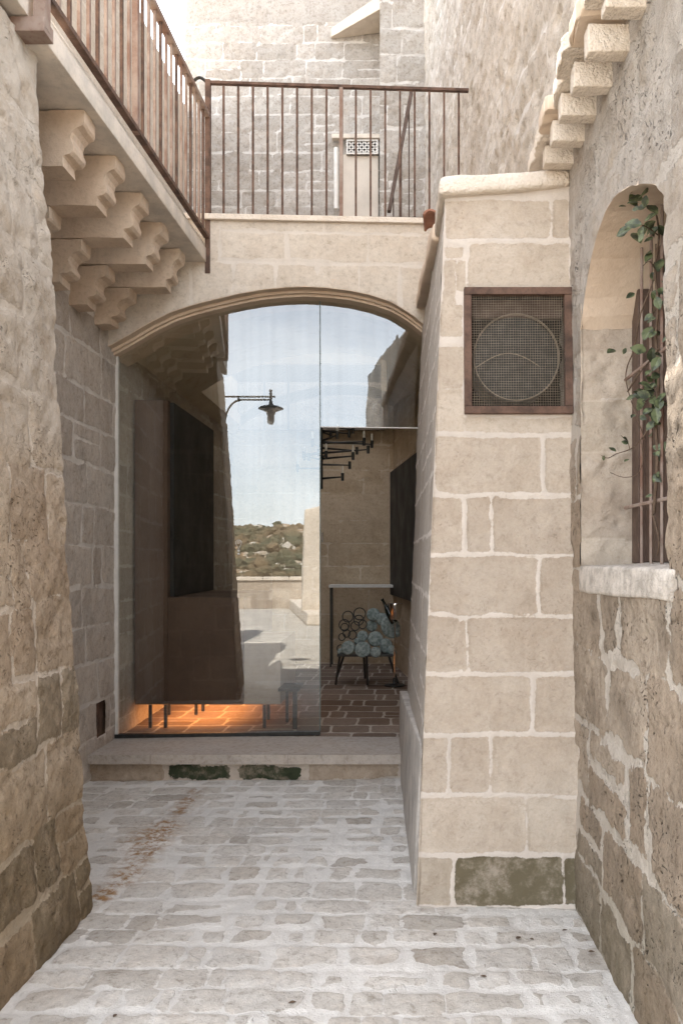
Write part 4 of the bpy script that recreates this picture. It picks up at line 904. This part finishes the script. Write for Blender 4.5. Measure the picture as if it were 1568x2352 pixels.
# tall gabled wall of the right-hand house behind the camera
q = [refl(845,990,x=WX),refl(845,862,x=WX),refl(868,833,x=WX),refl(905,785,x=WX),refl(945,733,x=WX)]
poly = [(WX,q[0].y,0),(WX,q[1].y,q[1].z),(WX,q[2].y,q[2].z),(WX,q[3].y,q[3].z),(WX,q[4].y,q[4].z),(WX,.98,3.25),(WX,.98,0)]
hs = hf('tall_street_wall', M['back'], (WX,0,0),(0,1,0),(0,0,1),(-1,0,0),(q[1].y,.98),(0,1),.045,courses(q[1].y-1,1.1,0,8,(.26,.3),(.4,.7),111),relief=.006,rough=.01,big=.03,half=.006,pits=.012,seed=112,
  mapf=lambda s,t:(s,np.interp(s,[p[1] for p in poly[1:6]],[p[2] for p in poly[1:6]])*t))
tag(hs,'rough street wall with a sloping top behind the camera, mirrored in the upper glass','wall')
MB().prism([(WX+.03,p[1],p[2]) for p in poly],(2.2,0,0)).build('wall_core',M['slab'],hs)
# house carrying the balcony: the mass at the end of the rough wall
hb = MB().box(-5.6,-1.53,2.2,3.18,3.63,6.6).box(-5.6,-2.62,2.2,3.2,0,3.46).box(-5.6,-2.4,2.2,3.2,6.61,10.2); o = hb.build('left_house',M['slab']); tag(o,'plain block of the house standing over the near balcony slab','house')
# ground beyond: valley and far hillside
nx_,ny_ = 150,110
X_,Y_ = np.meshgrid(np.linspace(-170,110,nx_),np.linspace(fy_-.42,-430,ny_),indexing='ij')
D_ = fy_-Y_
p3 = np.stack([X_,Y_,0*X_],-1)
H = np.interp(D_,[0,3,25,60,110,170,230,300,345,420],[-.05,-2.5,-14,-24,-23,-12,-4,8,15.5,8])
H = H+fbm(p3,.02,4,201)*9*np.clip(D_/150,0,1)+fbm(p3,.12,3,205)*3.5*np.clip(D_/150,0,1)
V_ = np.stack([X_,Y_,H],-1).reshape(-1,3); idx = np.arange(nx_*ny_).reshape(nx_,ny_)
q4 = np.stack([idx[:-1,:-1],idx[:-1,1:],idx[1:,1:],idx[1:,:-1]],-1).reshape(-1,4)
me = bpy.data.meshes.new('hillside'); me.from_pydata(V_.tolist(),[],q4.tolist())
n = NT('dry_hillside'); p = n.geo(); 
c = n.mix(n.rng(n.noise(p,.05,5,.65),.42,.58), (.30,.25,.19), (.24,.145,.07)); c = n.mix(n.rng(n.noise(n.scale(p,(1,1,3)),.35,5,.7),.5,.6), c, (.55,.51,.45)); c = n.mix(n.rng(n.noise(p,.6,4,.7),.52,.62), c, (.05,.055,.035))
hill = link('hillside', me, n.bsdf(c,.95), None, True); tag(hill, kind='structure')
# scrub and trees on the hillside (one uncountable mass)
rs = np.random.RandomState(4); mb = MB(); cnt = 0
def hz_at(x,y):
    i = int(np.clip((x+170)/280*(nx_-1),0,nx_-1)); j = int(np.clip((fy_-.42-y)/(fy_-.42+430)*(ny_-1),0,ny_-1)); return H[i,j]
ico = bmesh.new(); bmesh.ops.create_icosphere(ico,subdivisions=2,radius=1); iv = np.array([v.co[:] for v in ico.verts]); fi_ = [[v.index for v in f.verts] for f in ico.faces]; ico.free()
for k in range(1150):
    y = -rs.uniform(110,372); D = -y; x = refl(rs.uniform(490,712),1270,y=y).x
    s = rs.uniform(.8,2.4)*(1.3 if rs.rand()<.15 else 1)
    h = 1+.45*vnoise(iv*2.2+k*3.1)
    vv = iv*h[:,None]*np.array([s,s,s*.8])+np.array([x,y,hz_at(x,y)+s*.4])
    mb.add(vv.tolist(), fi_)
n = NT('scrub_green'); p = n.geo(); sc_ = n.bsdf(n.mix(n.rng(n.noise(p,.05,4),.45,.6),n.mix(n.rng(n.noise(p,.4,4),.35,.65),(.05,.06,.03),(.10,.09,.05)),(.155,.11,.06)),.95,n.bump(n.noise(p,2,4),1.,.5))
o = mb.build('hillside_scrub', sc_, None, False, recalc=False); tag(o, kind='stuff')
def farhouse(u,v,w,h,lab,cave=False):
    g = None
    for yy in range(-100,-372,-4):
        w_ = refl(u,v,y=yy)
        if w_.z <= hz_at(w_.x,yy): g = w_; break
    if g is None: return
    e = empty('stone_hut' if not cave else 'rock_house',(g.x,g.y,g.z-.5),lab,'house')
    zb_ = g.z-.8
    MB().box(g.x-w/2,g.x+w/2,g.y-w/2,g.y+w/2,zb_,zb_+h).build('wall',M['cap'],e)
    MB().prism([(g.x-w/2-.1,g.y+w/2+.1,zb_+h+.01),(g.x+w/2+.1,g.y+w/2+.1,zb_+h+.01),(g.x,g.y+w/2+.1,zb_+h+w*.4)],(0,-w-.2,0)).build('roof',M['slab'],e)
    MB().box(g.x-w*.1,g.x+w*.1,g.y+w/2,g.y+w/2+.06,zb_,zb_+h*.6).build('door',M['dark'],e)
farhouse(597,1262,3.4,3.4,'small gabled stone hut among the scrub on the far hillside, mirrored in the glass')
farhouse(566,1212,5,2.4,'long white house on the crest of the far hill, mirrored in the glass')
farhouse(660,1268,6,2.2,'low flat stone shed right of the gabled hut, mirrored in the glass')
# ground to the horizon
me = bpy.data.meshes.new('ground'); g0 = -32.
me.from_pydata([(-2500,-2500,g0),(2500,-2500,g0),(2500,2500,g0),(-2500,2500,g0)],[],[(0,1,2,3)]); n = NT('far_ground'); p = n.geo()
tag(link('ground',me,n.bsdf(n.mix(n.rng(n.noise(p,.01,5),.4,.6),(.20,.17,.11),(.09,.10,.05)),.95)),kind='structure')
# small dead leaves on the paving
rl = random.Random(9)
for i,(u,v,w) in enumerate([(1117,2252,'below the middle'),(1185,2165,'near the right wall foot'),(1350,2194,'close to the right wall'),(1215,2163,'nearest the pier foot'),(680,2310,'at the bottom centre'),(1290,2145,'in the corner by the pier'),(1000,2150,'left of the pier corner'),(268,2338,'by the left edge')]):
    y = yfloor(v); c = Vector(((u-CX)*y/F,y,.013)); mb = MB(); a = rl.uniform(0,6.28)
    leaf(mb,c,Vector((math.cos(a),math.sin(a),.1)),Vector((0,0,1)),rl.uniform(.018,.03))
    o = mb.build('dead_leaf',M['bark'],None,recalc=False); tag(o,'tiny dry leaf lying on the pale paving '+w,'leaf','dead leaves on the paving')
# ================================================================== LIGHT, SKY, CAMERA
SUN_EL, SUN_AZ = 55.0, 10.0        # azimuth measured from +Y towards -X
sd_ = Vector((-math.sin(R(SUN_AZ))*math.cos(R(SUN_EL)), math.cos(R(SUN_AZ))*math.cos(R(SUN_EL)), math.sin(R(SUN_EL))))
w = bpy.data.worlds.new('World'); SC.world = w; w.use_nodes = True; t = w.node_tree
bg = t.nodes['Background']; sky = t.nodes.new('ShaderNodeTexSky'); sky.sky_type = 'NISHITA'; sky.sun_disc = False
sky.sun_elevation = R(SUN_EL); sky.sun_rotation = R(-SUN_AZ); sky.air_density = 1.0; sky.dust_density = 2.2; sky.ozone_density = 1.0; sky.altitude = 300
tc = t.nodes.new('ShaderNodeTexCoord'); mp = t.nodes.new('ShaderNodeMapping'); mp.inputs['Scale'].default_value = (1.2,1.2,4.2); t.links.new(tc.outputs['Generated'],mp.inputs[0])
nz2 = t.nodes.new('ShaderNodeTexNoise'); nz2.inputs['Scale'].default_value = 1.7; nz2.inputs['Detail'].default_value = 7; nz2.inputs['Roughness'].default_value = .55; t.links.new(mp.outputs[0],nz2.inputs['Vector'])
mr = t.nodes.new('ShaderNodeMapRange'); mr.inputs['From Min'].default_value = .38; mr.inputs['From Max'].default_value = .72; mr.inputs['To Min'].default_value = .45; mr.inputs['To Max'].default_value = .9; t.links.new(nz2.outputs['Fac'],mr.inputs['Value'])
mxs = t.nodes.new('ShaderNodeMix'); mxs.data_type = 'RGBA'; t.links.new(mr.outputs[0],mxs.inputs[0]); t.links.new(sky.outputs[0],mxs.inputs[6]); sp = t.nodes.new('ShaderNodeSeparateXYZ'); t.links.new(tc.outputs['Generated'],sp.inputs[0])
m2 = t.nodes.new('ShaderNodeMapRange'); m2.inputs['From Min'].default_value = .05; m2.inputs['From Max'].default_value = .75; t.links.new(sp.outputs['Z'],m2.inputs['Value'])
mh = t.nodes.new('ShaderNodeMix'); mh.data_type = 'RGBA'; t.links.new(m2.outputs[0],mh.inputs[0]); mh.inputs[6].default_value = (11.0,11.2,11.2,1); mh.inputs[7].default_value = (6.4,6.4,6.6,1); t.links.new(mh.outputs[2],mxs.inputs[7])
t.links.new(mxs.outputs[2],bg.inputs['Color']); bg.inputs['Strength'].default_value = .13
sl = bpy.data.lights.new('sun','SUN'); sl.energy = 5.0; sl.angle = R(.5); sl.color = (1,.93,.83); so = bpy.data.objects.new('sun',sl); COL.objects.link(so)
so.rotation_euler = sd_.to_track_quat('Z','Y').to_euler()
cam = bpy.data.cameras.new('camera'); co = bpy.data.objects.new('camera',cam); COL.objects.link(co); SC.camera = co
co.location = (0,0,EYE); co.rotation_euler = (R(90),0,0)
cam.sensor_fit = 'VERTICAL'; cam.sensor_height = 36; cam.sensor_width = 24; cam.lens = 28.8; cam.shift_x = -136.5/2500; cam.shift_y = 115/2500
cam.clip_start = .05; cam.clip_end = 5000
SC.view_settings.view_transform = 'Standard'; SC.view_settings.look = 'None'; SC.view_settings.exposure = 2.26; SC.view_settings.gamma = 1
SC.cycles.use_denoising = True; SC.cycles.max_bounces = 7; SC.cycles.diffuse_bounces = 5; SC.cycles.glossy_bounces = 3; SC.cycles.transparent_max_bounces = 12
SC.cycles.sample_clamp_indirect = 8; SC.cycles.caustics_reflective = False; SC.cycles.caustics_refractive = False
bpy.context.view_layer.update()
